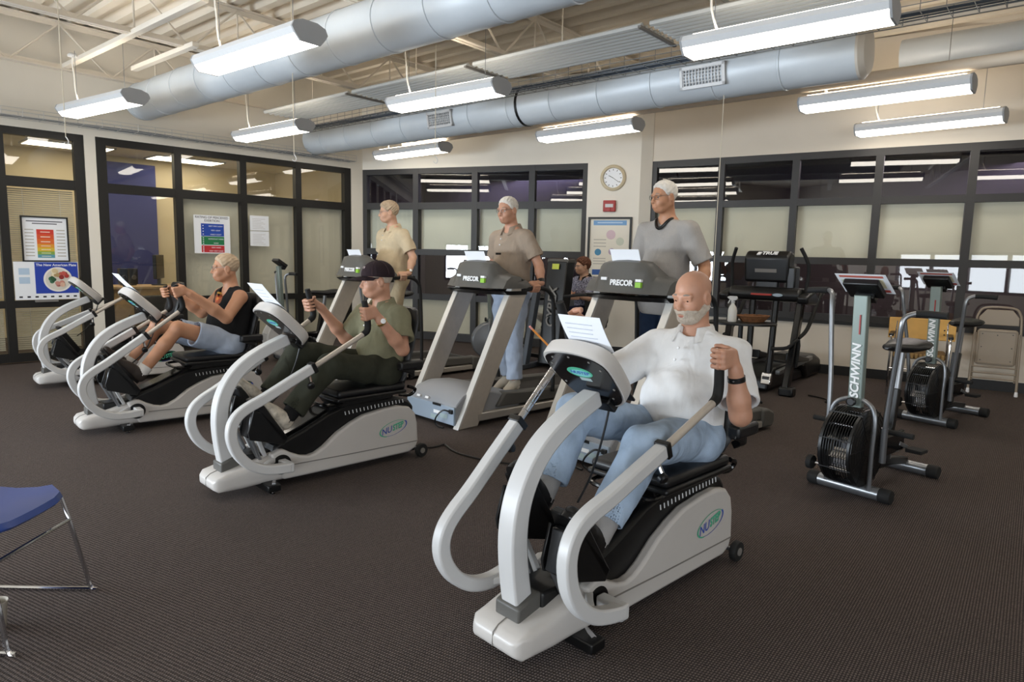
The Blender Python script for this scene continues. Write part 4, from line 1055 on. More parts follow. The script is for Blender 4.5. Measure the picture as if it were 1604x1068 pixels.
# ================================================================== people
# Bodies and clothes are distance fields blended smoothly and meshed with surface nets.
class Field:
    def __init__(s, lo, hi, h):
        s.lo = np.array(lo, np.float32); s.h = h
        s.n = np.maximum(np.ceil((np.array(hi) - s.lo) / h).astype(int) + 1, 4)
        s.F = np.full(s.n, .08, np.float32)
    def grid(s, lo, hi):
        i0 = np.clip(np.floor((np.array(lo) - s.lo) / s.h).astype(int), 0, s.n - 1)
        i1 = np.clip(np.ceil((np.array(hi) - s.lo) / s.h).astype(int) + 1, 1, s.n)
        if (i1 <= i0).any(): return None
        sl = tuple(slice(a, b) for a, b in zip(i0, i1))
        ax = [s.lo[k] + s.h * np.arange(i0[k], i1[k], dtype=np.float32) for k in range(3)]
        return sl, ax[0][:, None, None], ax[1][None, :, None], ax[2][None, None, :]
    def put(s, d, sl, k, op):
        a = s.F[sl]
        if op == 'add':
            if k > 0:
                q = np.maximum(k - np.abs(a - d), 0) / k; s.F[sl] = np.minimum(a, d) - q * q * k * .25
            else: s.F[sl] = np.minimum(a, d)
        elif op == 'sub':
            d = -d
            if k > 0:
                q = np.maximum(k - np.abs(a - d), 0) / k; s.F[sl] = np.maximum(a, d) + q * q * k * .25
            else: s.F[sl] = np.maximum(a, d)
    def cap(s, a, b, ra, rb=None, k=.02, op='add', sq=None):
        """tapered capsule; sq=(axis vector, factor) flattens it along an axis"""
        rb = ra if rb is None else rb
        a = np.array(a, np.float32); b = np.array(b, np.float32); m = max(ra, rb) * (1 if sq is None else max(1, 1 / sq[1] if sq[1] < 1 else 1)) + .085
        g = s.grid(np.minimum(a, b) - m, np.maximum(a, b) + m)
        if g is None: return s
        sl, X, Y, Z = g
        d = b - a; L2 = max(float(d @ d), 1e-9)
        px, py, pz = X - a[0], Y - a[1], Z - a[2]
        t = np.clip((px * d[0] + py * d[1] + pz * d[2]) / L2, 0, 1)
        qx, qy, qz = px - t * d[0], py - t * d[1], pz - t * d[2]
        if sq is not None:
            u = np.array(sq[0], np.float32); u /= np.linalg.norm(u); f = 1 / sq[1] - 1
            c = (qx * u[0] + qy * u[1] + qz * u[2]) * f
            qx, qy, qz = qx + c * u[0], qy + c * u[1], qz + c * u[2]
        r = ra + (rb - ra) * t
        s.put((np.sqrt(qx * qx + qy * qy + qz * qz) - r).astype(np.float32), sl, k, op); return s
    def ell(s, c, r, M=None, k=.02, op='add'):
        c = np.array(c, np.float32); m = max(r) + .085
        g = s.grid(c - m, c + m)
        if g is None: return s
        sl, X, Y, Z = g
        x, y, z = X - c[0], Y - c[1], Z - c[2]
        if M is not None:
            x, y, z = (M[0][0] * x + M[1][0] * y + M[2][0] * z, M[0][1] * x + M[1][1] * y + M[2][1] * z, M[0][2] * x + M[1][2] * y + M[2][2] * z)
        q = np.sqrt((x / r[0]) ** 2 + (y / r[1]) ** 2 + (z / r[2]) ** 2)
        g2 = np.sqrt((x / r[0] ** 2) ** 2 + (y / r[1] ** 2) ** 2 + (z / r[2] ** 2) ** 2)
        s.put((q * (q - 1) / np.maximum(g2, 1e-4)).astype(np.float32), sl, k, op); return s
    def plane_cut(s, p, n, lo, hi):      # remove what lies beyond p along n inside the box lo..hi
        g = s.grid(lo, hi)
        if g is None: return s
        sl, X, Y, Z = g
        d = (X - p[0]) * n[0] + (Y - p[1]) * n[1] + (Z - p[2]) * n[2]
        s.F[sl] = np.maximum(s.F[sl], d.astype(np.float32)); return s
    def wrinkle(s, amp, f, seed):
        rr = np.random.RandomState(seed); n = s.n
        X = (s.lo[0] + s.h * np.arange(n[0]))[:, None, None]; Y = (s.lo[1] + s.h * np.arange(n[1]))[None, :, None]; Z = (s.lo[2] + s.h * np.arange(n[2]))[None, None, :]
        acc = 0
        for i in range(4):
            v = rr.normal(size=3); v /= np.linalg.norm(v); w_ = rr.normal(size=3); w_ /= np.linalg.norm(w_)
            ff = f * rr.uniform(.6, 1.5)
            acc = acc + np.sin(ff * (X * v[0] + Y * v[1] + Z * v[2]) + 1.8 * np.sin(ff * .45 * (X * w_[0] + Y * w_[1] + Z * w_[2]) + i))
        s.F += (acc * amp / 3).astype(np.float32); return s
    def mesh(s, name, smooth=1):
        F = s.F; ins = F < 0
        F = F.copy(); F[0] = F[-1] = .05; F[:, 0] = F[:, -1] = .05; F[:, :, 0] = F[:, :, -1] = .05; ins = F < 0
        n = F.shape
        c = np.zeros((n[0] - 1, n[1] - 1, n[2] - 1), np.int8)
        for i in (0, 1):
            for j in (0, 1):
                for k in (0, 1): c += ins[i:n[0] - 1 + i, j:n[1] - 1 + j, k:n[2] - 1 + k]
        act = (c > 0) & (c < 8)
        idx = np.argwhere(act); N = len(idx)
        vid = np.full(act.shape, -1, np.int32); vid[act] = np.arange(N)
        P = np.zeros((N, 3)); cnt = np.zeros(N)
        corner = [(0, 0, 0), (1, 0, 0), (0, 1, 0), (1, 1, 0), (0, 0, 1), (1, 0, 1), (0, 1, 1), (1, 1, 1)]
        edges = [(0, 1), (2, 3), (4, 5), (6, 7), (0, 2), (1, 3), (4, 6), (5, 7), (0, 4), (1, 5), (2, 6), (3, 7)]
        vals = [F[idx[:, 0] + a, idx[:, 1] + b, idx[:, 2] + d] for a, b, d in corner]
        for a, b in edges:
            va, vb = vals[a], vals[b]; m = (va < 0) != (vb < 0)
            t = np.where(m, va / np.where(m, va - vb, 1), 0)
            ca, cb = np.array(corner[a]), np.array(corner[b])
            P += np.where(m[:, None], ca + t[:, None] * (cb - ca), 0); cnt += m
        P = (idx + P / cnt[:, None]) * s.h + s.lo
        quads = []
        for ax in range(3):
            sl0 = [slice(1, -1)] * 3; sl0[ax] = slice(0, n[ax] - 1)
            sl1 = list(sl0); sl1[ax] = slice(1, n[ax])
            A, B = ins[tuple(sl0)], ins[tuple(sl1)]
            for flip, msk in ((False, A & ~B), (True, ~A & B)):
                e = np.argwhere(msk)
                if len(e) == 0: continue
                off = np.ones(3, int); off[ax] = 0; e = e + off
                u, v = [(1, 2), (2, 0), (0, 1)][ax]
                def cell(du, dv):
                    q = e.copy(); q[:, u] -= du; q[:, v] -= dv; return vid[q[:, 0], q[:, 1], q[:, 2]]
                q = np.stack([cell(1, 1), cell(0, 1), cell(0, 0), cell(1, 0)], 1)
                quads.append(q[:, ::-1] if flip else q)
        Q = np.concatenate(quads)
        Q = Q[(Q >= 0).all(1)]
        for _ in range(smooth):
            acc = np.zeros_like(P); cn = np.zeros(N)
            for a in range(4):
                b = (a + 1) % 4
                np.add.at(acc, Q[:, a], P[Q[:, b]]); np.add.at(cn, Q[:, a], 1)
                np.add.at(acc, Q[:, b], P[Q[:, a]]); np.add.at(cn, Q[:, b], 1)
            P = .5 * P + .5 * acc / np.maximum(cn, 1)[:, None]
        me = bpy.data.meshes.new(name)
        me.vertices.add(N); me.vertices.foreach_set('co', P.astype(np.float32).ravel())
        me.loops.add(len(Q) * 4); me.loops.foreach_set('vertex_index', Q.astype(np.int32).ravel())
        me.polygons.add(len(Q)); me.polygons.foreach_set('loop_start', np.arange(0, len(Q) * 4, 4, dtype=np.int32))
        me.update(calc_edges=True); me.validate()
        me.polygons.foreach_set('use_smooth', [True] * len(me.polygons))
        return me
V = lambda *a: np.array(a, float)
def decal(name, o, c, n, up, rx, ry, m, parent=None, off=.0018, rings=4, seg=24, r0=0.0):
    """printed patch laid on the surface of o: an ellipse (or ring) round c, seen along -n"""
    from mathutils.bvhtree import BVHTree
    me = o.data
    if 'bvh' not in cache or cache['bvh'][0] != me.name:
        cache['bvh'] = (me.name, BVHTree.FromPolygons([v.co for v in me.vertices], [tuple(p.vertices) for p in me.polygons]))
    t = cache['bvh'][1]; n = Vector(n).normalized(); up = Vector(up); up = (up - n * up.dot(n)).normalized(); sd = up.cross(n)
    vs = []; ok = True
    for i in range(rings + 1):
        f = r0 + (1 - r0) * i / rings
        for k in range(seg):
            a = 2 * PI * k / seg; p = Vector(c) + sd * (rx * f * math.cos(a)) + up * (ry * f * math.sin(a))
            h = t.ray_cast(p + n * .3, -n)
            vs.append((h[0] if h[0] is not None else p) + n * off)
    fs = [(i * seg + k, i * seg + (k + 1) % seg, (i + 1) * seg + (k + 1) % seg, (i + 1) * seg + k) for i in range(rings) for k in range(seg)]
    return MB().add(vs, fs).build(name, m, parent or o)
cache = {}
def unit(v): v = np.array(v, float); return v / max(np.linalg.norm(v), 1e-9)
def headM(yaw, pitch, roll=0):
    return np.array((Matrix.Rotation(R(yaw), 3, 'Z') @ Matrix.Rotation(R(pitch), 3, 'Y') @ Matrix.Rotation(R(roll), 3, 'X')))

def head_prims(f, c, M, sc_=1.0, ears=True, soft=1.0, sleepy=False):
    """head in its own axes: x forward, y left, z up, centre between the eyes and the ears"""
    H = lambda x, y, z: c + M @ (V(x, y, z) * sc_)
    E = lambda p, r, k=.02, op='add': f.ell(H(*p), [q * sc_ for q in r], M, k, op)
    Cp = lambda a, b, ra, rb=None, k=.012, op='add': f.cap(H(*a), H(*b), ra * sc_, (ra if rb is None else rb) * sc_, k, op)
    E((-.014, 0, .035), (.098, .077, .085), 0)
    E((.022, 0, -.03), (.070, .064, .082), .03)
    E((.056, 0, -.090), (.037, .034, .026), .03)
    for s in (-1, 1):
        Cp((-.022, s * .055, -.052), (.045, s * .028, -.096), .018, .014, .03)
        E((.058, s * .038, -.036), (.027, .024, .026), .025)
        E((.088, s * .033, .002), (.013, .019, .013), .012, 'sub')
        Cp((.066, s * .033, .001), (.0705, s * .033, .001), .0135, .0135, .006)
        Cp((.0815, s * .020, .0055), (.0765, s * .046, .0050), .0048, .0045, .003)
        Cp((.0785, s * .022, -.0085), (.0745, s * .045, -.0080), .0046, .0042, .003)
        Cp((.086, s * .012, .021), (.077, s * .05, .020), .0095, .008, .014)
    if sleepy:
        for s in (-1, 1): Cp((.0840, s * .018, .0015), (.0775, s * .048, .0000), .0052, .0048, .004)
    Cp((.086, 0, .010), (.106, 0, -.028), .009, .0125, .012)
    E((.108, 0, -.034), (.013, .013, .011), .008)
    for s in (-1, 1): E((.094, s * .014, -.039), (.012, .0085, .009), .006)
    E((.074, 0, -.063), (.024, .030, .020), .02)
    Cp((.0960, -.017, -.0635), (.0960, .017, -.0635), .0065, .0065, .008)
    Cp((.0940, -.015, -.0775), (.0940, .015, -.0775), .0072, .0075, .008)
    Cp((.1030, -.021, -.0705), (.1030, .021, -.0705), .0034, .0032, .004, 'sub')
    if ears:
        for s in (-1, 1):
            E((-.012, s * .079, -.010), (.024, .010, .034), .008)
            E((-.006, s * .089, -.008), (.013, .006, .020), .006, 'sub')
def hand(f, w, c, g, q, r, k=.006, sc_=1.0):
    """fist round a bar: wrist w, bar centre c, bar axis g, palm on side q of the bar of radius r"""
    g = unit(g); q = np.array(q, float); q = unit(q - g * (q @ g))
    t = np.cross(g, q)
    if t @ (c - w) < 0: t = -t
    P = lambda ang, rad, off=0: c + (q * math.cos(R(ang)) + t * math.sin(R(ang))) * rad + g * off
    heel = c + q * (r + .017) - t * .040; kn = c + q * (r + .015) + t * .030
    # palm: a flat slab of four rays
    f.cap(w, heel, .027, .028, .02, sq=(q, .8))
    for o in (-.032, -.011, .011, .032):
        f.cap(heel + g * o * .7, kn + g * o, .016, .0125, .010)
    for o, L in ((-.034, .86), (-.0115, .97), (.0115, 1.0), (.034, .93)):
        a = [P(25 + 6, r + .016, o), P(70, r + .0125, o), P(70 + 62 * L, r + .0105, o), P(70 + 118 * L, r + .0098, o)]
        rr = [.0115, .0108, .0098, .0088]
        for i in range(3): f.cap(a[i], a[i + 1], rr[i], rr[i + 1], .0035)
    b = [heel + g * .022 - t * .002, P(-62, r + .014, .036), P(-112, r + .0115, .043), P(-150, r + .0105, .046)]
    for i, (ra, rb) in enumerate(((.017, .0135), (.0125, .0112), (.0108, .0095))): f.cap(b[i], b[i + 1], ra, rb, .005)
def open_hand(f, w, d, n, L=.17, curl=25, side=1):
    """relaxed hand: wrist, direction of the fingers, palm normal"""
    d = unit(d); n = unit(np.array(n, float) - d * (np.array(n, float) @ d)); s = np.cross(n, d)
    kn = w + d * .085
    for o in (-.03, -.010, .010, .03): f.cap(w + s * o * .6, kn + s * o, .018, .0115, .012)
    for o, l in ((-.032, .058), (-.0108, .073), (.0108, .078), (.032, .070)):
        p = kn + s * o; dd = d
        for i, (fr, r) in enumerate(((.45, .0105), (.32, .0095), (.23, .0085))):
            a = R(curl * (i + .6)); dd = d * math.cos(a) + n * math.sin(a)
            f.cap(p, p + dd * l * fr, r, r * .93, .004); p = p + dd * l * fr
    p = w + s * .022 * side + d * .02
    f.cap(p, p + (d * .6 + s * .75 * side) * .045, .0145, .012, .01); p = p + (d * .6 + s * .75 * side) * .045
    f.cap(p, p + (d * .9 + s * .2 * side + n * .3) * .035, .0115, .009, .005)

def cloth(name, hx, var=.05, vs=30, rough=.9, bs=500):
    m = mat(name, hx, rough, bump=.25, bscale=bs, var=var, vscale=vs, spec=.2)
    nt = m.node_tree; b = nt.nodes['Principled BSDF']           # soft creases on top of the weave
    tc = nt.nodes.new('ShaderNodeTexCoord'); mp = nt.nodes.new('ShaderNodeMapping'); mp.inputs['Rotation'].default_value = (.4, .7, .5); mp.inputs['Scale'].default_value = (1, 1, .35)
    n = nt.nodes.new('ShaderNodeTexNoise'); n.inputs['Scale'].default_value = 10; n.inputs['Detail'].default_value = 2.5; n.inputs['Distortion'].default_value = .8
    nt.links.new(tc.outputs['Object'], mp.inputs[0]); nt.links.new(mp.outputs[0], n.inputs['Vector'])
    bp = nt.nodes.new('ShaderNodeBump'); bp.inputs['Strength'].default_value = .45; bp.inputs['Distance'].default_value = .03
    old = b.inputs['Normal'].links[0].from_socket
    nt.links.new(n.outputs['Fac'], bp.inputs['Height']); nt.links.new(old, bp.inputs['Normal']); nt.links.new(bp.outputs['Normal'], b.inputs['Normal'])
    return m
def heathered(name, hx): return cloth(name, hx, .10, 300)

def person(label, root, J, o):
    """J: joints in the frame of root (x forward, y left, z up). o: options."""
    h = o.get('voxel', .006); sc_ = o.get('head', 1.0); skin = o.get('skin', M_skin)
    M = headM(*o.get('look', (0, 0)))
    j = {k: V(*v) for k, v in J.items()}
    allp = np.array(list(j.values())); lo = allp.min(0) - .26; hi = allp.max(0) + .24
    lo[2] = allp[:, 2].min() - .13
    hc = j['head']; nb = j['neck']; pel = j['pelvis']; ch = j['chest']
    # ---------------- skin, one continuous body
    f = Field(lo, hi, h)
    head_prims(f, hc, M, sc_, sleepy=o.get('sleepy', False))
    f.cap(hc + M @ (V(-.028, 0, -.055) * sc_), nb + (nb - hc) * .12, .056 * sc_, .062, .03)
    f.cap(nb - V(0, .06, .03), nb - V(0, -.06, .03), .045, .045, .04)
    f.cap(ch, pel, .10, .10, .04, sq=((1, 0, 0), .8))
    f.cap(ch, nb - V(0, 0, .05), .10, .06, .04, sq=((1, 0, 0), .8))
    bw = o.get('arm', 1.0)
    for s, S_ in ((1, 'L'), (-1, 'R')):
        sh, el, wr = j['sh' + S_], j['el' + S_], j['wr' + S_]
        f.cap(nb - V(0, 0, .07), sh, .055, .058, .03)
        f.cap(sh, el, .053 * bw, .042 * bw, .02)
        ax = unit(wr - el)
        f.cap(el, el + (wr - el) * .35, .042 * bw, .044 * bw, .02); f.cap(el + (wr - el) * .35, wr, .044 * bw, .0275 * bw, .02)
        if 'bar' + S_ in o:
            c, g, q, r = o['bar' + S_]; hand(f, wr, V(*c), g, q, r)
        elif 'open' + S_ in o:
            d, n, curl, side = o['open' + S_]; open_hand(f, wr, d, n, curl=curl, side=side)
        hp, kn, an = j['hip' + S_], j['kn' + S_], j['an' + S_]
        bare = o.get('shorts')
        t1_, t2_, t3_ = (.082, .060, .040) if bare else (.07, .05, .036)
        f.cap(hp, kn, t1_, t2_, .03); f.cap(kn, kn + (an - kn) * .35, .055 if bare else .045, .056 if bare else .045, .02)
        f.cap(kn + (an - kn) * .35, an, .054 if bare else .042, t3_, .02)
        if bare: f.ell(kn + unit((kn - hp) + (kn - an)) * .012, (.05, .05, .05), None, .02)
        dd_ = unit(j['toe' + S_] - an); sl_ = unit(kn - an); sl_ = unit(sl_ - dd_ * (sl_ @ dd_))
        f.cap(an, an - sl_ * .02 - dd_ * .012, .034, .032, .01); f.cap(an - sl_ * .02, an - sl_ * .032 + dd_ * .12, .030, .020, .01)
    body = link('person', f.mesh('person'), skin)
    if root is not None:
        body.location = root.location; body.rotation_euler = root.rotation_euler
    tag(body, label, 'person')
    P = body
    H = lambda x, y, z: hc + M @ (V(x, y, z) * sc_)
    Fh = Matrix.LocRotScale(Vector(hc), Matrix(M.tolist()).to_quaternion(), None)
    # ---------------- face details
    for s in (-1, 1):
        e = MB().ball((0, 0, 0), .0108 * sc_, 12).build('eye', M_eye, P)
        e.location = H(.0742, s * .033, -.0010); e.rotation_euler = Matrix(M.tolist()).to_euler()
        MB().lathe([(.0058, .0088), (.0048, .0102), (.002, .0110)], (0, 0, 0), V(1, s * .05, -.06), 14).build('iris', M_iris, e)
        if not o.get('young'):
            b = MB().tube([H(.0895, s * .014, .024), H(.089, s * .030, .0285), H(.078, s * .052, .0235)], [.0035, .0045, .0025], 6, smooth=4).build('eyebrow', o.get('brow', M_brow), P)
        # upper lid, half closed
        lid = o.get('lid', .35)
    # hair
    hair = o.get('hair')
    if hair:
        hm, th, zb, top = hair
        f2 = Field(hc - .17, hc + .17, min(h, .005)); 
        E = lambda p, r, k=.02, op='add': f2.ell(H(*p), [q * sc_ for q in r], M, k, op)
        E((-.014, 0, .035), (.098, .077, .085), 0); E((.015, 0, -.03), (.066, .062, .078), .02)
        g = f2.grid(hc - .2, hc + .2); sl, X, Y, Z = g
        x, y, z = X - hc[0], Y - hc[1], Z - hc[2]
        lx = (M[0][0] * x + M[1][0] * y + M[2][0] * z) / sc_; lz = (M[0][2] * x + M[1][2] * y + M[2][2] * z) / sc_; ly = (M[0][1] * x + M[1][1] * y + M[2][1] * z) / sc_
        zz = np.interp(lx, [p[0] for p in zb], [p[1] for p in zb])
        d = zz - lz + .006 * np.sin(ly * 230 + 2 * np.sin(lx * 90)) * np.sin(lx * 170 + 1.0)
        if o.get('bald') is not None: d = np.maximum(d, lz - o['bald'] - lx * .35)
        ramp = np.clip(-d / .028, 0, 1) ** .7 * (1 + (top - 1) * np.clip(lz / .08, 0, 1))
        tex = .22 * np.sin(ly * 260 + 2.5 * np.sin(lx * 60) + lz * 90) + .18 * np.sin(lz * 210 + lx * 130 + 2 * np.sin(ly * 70))
        f2.F[sl] = np.maximum(f2.F[sl] - (.0012 + th * ramp * (1 + tex)), (d * .8)).astype(np.float32)
        for s in (-1, 1): f2.ell(H(-.008, s * .085, -.012), (.026 * sc_, .02 * sc_, .034 * sc_), M, .004, 'sub')
        if (f2.F < 0).any(): link('hair', f2.mesh('hair'), hm, P)
    if o.get('beard'):
        f2 = Field(hc - .17, hc + .17, .004); t_ = .007
        E = lambda p, r, k=.02, op='add': f2.ell(H(*p), [q * sc_ for q in r], M, k, op)
        Cp = lambda a, b, ra, rb=None, k=.012, op='add': f2.cap(H(*a), H(*b), ra * sc_, (ra if rb is None else rb) * sc_, k, op)
        E((.022, 0, -.03), (.070 + .004, .064 + .004, .082 + t_), 0); E((.052, 0, -.090), (.038 + t_, .038 + t_, .029 + t_), .03)
        for s in (-1, 1): Cp((-.022, s * .055, -.052), (.045, s * .028, -.096), .018 + t_, .014 + t_, .03); E((.058, s * .038, -.036), (.027 + .002, .024 + .002, .026 + .002), .025)
        E((.078, 0, -.062), (.025 + t_ * .8, .030 + t_ * .6, .020 + t_ * .6), .02)
        g = f2.grid(hc - .2, hc + .2); sl, X, Y, Z = g
        x, y, z = X - hc[0], Y - hc[1], Z - hc[2]
        lx = (M[0][0] * x + M[1][0] * y + M[2][0] * z) / sc_; lz = (M[0][2] * x + M[1][2] * y + M[2][2] * z) / sc_
        zz = np.interp(lx, [-.03, -.015, .02, .05, .075, .09], [.0, -.005, -.045, -.058, -.048, -.046])
        f2.F[sl] = np.maximum(f2.F[sl], np.maximum((lz - zz) * .8, -.022 - lx).astype(np.float32))
        f2.wrinkle(.0022, 220, 3)
        E((.112, 0, -.071), (.022, .021, .0085), .003, 'sub')
        link('beard', f2.mesh('beard'), M_beard, P)
        MB().tube([H(.0980, -.016, -.0755), H(.1012, 0, -.0765), H(.0980, .016, -.0755)], [.002, .0040, .002], 8, smooth=4).build('lower_lip', M_lip, P)
    else:
        MB().tube([H(.0968, -.018, -.0750), H(.1000, 0, -.0762), H(.0968, .018, -.0750)], [.0018, .0036, .0018], 8, smooth=4).build('lips', M_lip, P)
    if o.get('glasses'):
        mb = MB()
        for s in (-1, 1):
            cx, cz = .104, .0
            mb.tube([H(cx - .010 * abs(math.cos(2 * PI * k / 20)) * (1 if math.cos(2 * PI * k / 20) * 1 > 0 else .2), s * (.033 + .023 * math.cos(2 * PI * k / 20)), cz + .017 * math.sin(2 * PI * k / 20)) for k in range(21)], .0014, 5, caps=False)
            mb.tube([H(.094, s * .056, .006), H(.06, s * .077, .010), H(-.01, s * .083, .006), H(-.03, s * .083, -.008)], .0016, 5)
        mb.tube([H(.104, -.010, .004), H(.108, 0, .007), H(.104, .010, .004)], .0014, 5)
        go = mb.build('glasses', M_steel if o['glasses'] == 1 else M_dkgrey, P)
        lens = MB()
        for s in (-1, 1): lens.add([H(.1035 - .006 * max(0, math.cos(2 * PI * k / 16)), s * (.033 + .022 * math.cos(2 * PI * k / 16)), .016 * math.sin(2 * PI * k / 16)) for k in range(16)], [tuple(range(16))])
        lens.build('lenses', GLASS_LENS, go)
    # ---------------- shirt
    cuts = []
    sh_m = o['shirt']; bel = o.get('belly', .03); fat = o.get('fat', 1.0)
    f = Field(lo, hi, max(h, .0065) if h > .0045 else .0055)
    up_ = unit(nb - pel); side = unit(j['shL'] - j['shR']); fwd = unit(np.cross(side, up_))
    low = pel + up_ * o.get('hem', -.02)
    f.cap(ch + up_ * .02, low, .152 * fat, .150 * fat, .04, sq=(fwd, .80))
    for sy in (-1, 1):
        f.cap(ch + side * sy * .055 * fat + up_ * .04, low + side * sy * .05 * fat, .120 * fat, .122 * fat, .06, sq=(fwd, .95))
    if o.get('untucked'): f.cap(pel + side * .085 + up_ * .02, pel - side * .085 + up_ * .02, .138 * fat, .138 * fat, .05, sq=(up_, 1.0)); f.cap(low + side * .08, low - side * .08, .142 * fat, .142 * fat, .05)
    f.ell(pel * .55 + ch * .45 + fwd * bel, (.13 * fat, .16 * fat, .17), None, .06)
    f.cap(ch + up_ * .06 + side * .07 + fwd * .02, ch + up_ * .06 - side * .07 + fwd * .02, .105, .105, .05)
    f.cap(nb - up_ * .06, ch, .085, .13, .05, sq=(fwd, .85))
    for s, S_ in ((1, 'L'), (-1, 'R')):
        sh, el = j['sh' + S_], j['el' + S_]
        f.cap(nb - up_ * .05 + side * s * .04, sh - up_ * .004, .054, .062, .05)
        if o.get('tank'):
            pass
        else:
            L = o.get('sleeve', .62); e = sh + (el - sh) * L; ax = unit(el - sh)
            f.cap(sh, e + ax * .02, .068 * o.get('sl_w', 1), .072 * o.get('sl_w', 1), .04)
            cuts.append((e, ax))
    if o.get('tank'):
        for s, S_ in ((1, 'L'), (-1, 'R')):
            sh = j['sh' + S_]
            f.ell(sh + side * s * .045 - up_ * .015, (.085, .075, .115), None, .01, 'sub')
        f.ell(nb + fwd * .085 + up_ * .01, (.085, .075, .12), None, .012, 'sub')
        f.ell(nb - fwd * .03 + up_ * .03, (.09, .085, .07), None, .012, 'sub')
    else:
        f.ell(nb + fwd * .045 + up_ * .035, (.065, .062, .085), None, .008, 'sub')
        if o.get('collar') == 'polo': f.cap(nb + fwd * .12 - up_ * .0, nb + fwd * .15 - up_ * .10, .022, .008, .006, 'sub')
    f.wrinkle(o.get('wr', .005) * 1.4, 30, o.get('seed', 1)); f.wrinkle(.0016, 75, o.get('seed', 1) + 50)
    f.plane_cut(low - up_ * .07, -up_, lo, hi)
    for e, ax in cuts:      # open cuffs: flat end, hollow inside
        sl, X, Y, Z = f.grid(e - .11, e + .11)
        dd = (X - e[0]) * ax[0] + (Y - e[1]) * ax[1] + (Z - e[2]) * ax[2]
        rr = np.sqrt(np.maximum((X - e[0]) ** 2 + (Y - e[1]) ** 2 + (Z - e[2]) ** 2 - dd ** 2, 0))
        f.F[sl] = np.where(rr < .105, np.maximum(f.F[sl], dd), f.F[sl]).astype(np.float32)
        f.cap(e - ax * .035, e + ax * .05, .056 * o.get('sl_w', 1), .062 * o.get('sl_w', 1), .0, 'sub')
    so = link('shirt', f.mesh('shirt', 2), sh_m, P)
    if o.get('collar'):
        cm = o.get('collar_m', sh_m); mb = MB()
        r0 = .070; c0 = nb + up_ * .006 - fwd * .004
        if o['collar'] == 'polo':
            secs = []
            n = 26
            for i in range(n + 1):
                a = R(-148 + 296 * i / n) + PI; ca, sa = math.cos(a), math.sin(a)
                # a = PI is the back of the neck
                fr = abs(i - n / 2) / (n / 2)
                base = c0 + fwd * (ca * (r0 + .012)) + side * (sa * (r0 + .004)) - up_ * (.030 * fr ** 2)
                top = base + up_ * (.036 - .008 * fr); out = unit(fwd * ca + side * sa)
                fold = top + out * .026 - up_ * (.050 + .026 * fr ** 3) + fwd * .02 * fr ** 3
                inner = top - out * .012
                secs.append([base - out * .010 - up_ * .01, inner, top + out * .004, fold, fold - out * .005 - up_ * .001, top - up_ * .010 + out * .0, base + out * .004 - up_ * .01])
            mb.loft([[Vector(v) for v in r_] for r_ in secs])
            mb.build('collar', cm, so, sharp=80)
            pk = MB()
            a = nb + fwd * (.112 + bel * .25) - up_ * .075; b = a - up_ * .10 + fwd * (.02 + bel * .1)
            for k in range(2): 
                q = a + (b - a) * (.25 + .55 * k)
                MB().lathe([(.006, -.002), (.006, .006), (.003, .008)], q, fwd, 10).build('button', M_logo_w, so)
        else:
            pts = []
            for i in range(25):
                a = 2 * PI * i / 24; ca, sa = math.cos(a), math.sin(a)
                pts.append(nb + up_ * (.000 - .075 * max(0, ca) ** 3) + fwd * (.018 + (.078 if ca > 0 else .068) * ca + .01 * max(0, ca) ** 3) + side * (.071 * sa))
            mb.tube([Vector(p) for p in pts], .0125, 8, caps=False); mb.build('collar', cm, so)
    # ---------------- trousers
    f = Field(lo, hi, max(h, .0065) if h > .0045 else .0055)
    tw = o.get('leg', 1.0)
    fat = o.get('tfat', fat * .95)
    f.cap(j['hipL'], j['hipR'], .125 * fat, .125 * fat, .04, sq=(up_, .9)); f.cap(pel, pel + up_ * .09, .135 * fat, .135 * fat, .05, sq=(fwd, .95))
    for sy in (-1, 1): f.cap(pel + side * sy * .06, pel + up_ * .09 + side * sy * .055, .105 * fat, .105 * fat, .05)
    cuts = []
    for s, S_ in ((1, 'L'), (-1, 'R')):
        hp, kn, an = j['hip' + S_], j['kn' + S_], j['an' + S_]
        if o.get('shorts'):
            e = hp + (kn - hp) * .70; ax = unit(kn - hp)
            f.cap(hp, e + ax * .02, .112 * tw, .108 * tw, .05)
        else:
            e = kn + (an - kn) * o.get('cuff', .93); ax = unit(an - kn)
            f.cap(hp, kn, .105 * tw, .080 * tw, .05); f.cap(kn, e + ax * .02, .080 * tw, .072 * tw, .03)
        cuts.append((e, ax))
    f.wrinkle(o.get('twr', .005) * 1.5, 27, o.get('seed', 1) + 9); f.wrinkle(.0016, 70, o.get('seed', 1) + 51)
    for e, ax in cuts:
        sl, X, Y, Z = f.grid(e - .14, e + .14)
        dd = (X - e[0]) * ax[0] + (Y - e[1]) * ax[1] + (Z - e[2]) * ax[2]
        rr = np.sqrt(np.maximum((X - e[0]) ** 2 + (Y - e[1]) ** 2 + (Z - e[2]) ** 2 - dd ** 2, 0))
        f.F[sl] = np.where(rr < .13, np.maximum(f.F[sl], dd), f.F[sl]).astype(np.float32)
        ro = (.098 if o.get('shorts') else .060) * tw
        f.cap(e - ax * .05, e + ax * .06, ro, ro, 0, 'sub')
    to = link('shorts' if o.get('shorts') else 'trousers', f.mesh('trousers', 2), o['trousers'], P)
    if o.get('belt'):
        b0 = pel + up_ * .105; mb = MB()
        mb.tube([Vector(b0 + fwd * (.125 * fat * math.cos(2 * PI * k / 28)) + side * (.172 * fat * math.sin(2 * PI * k / 28))) for k in range(29)], .012, 6, caps=False); mb.build('belt', M_blk, to)
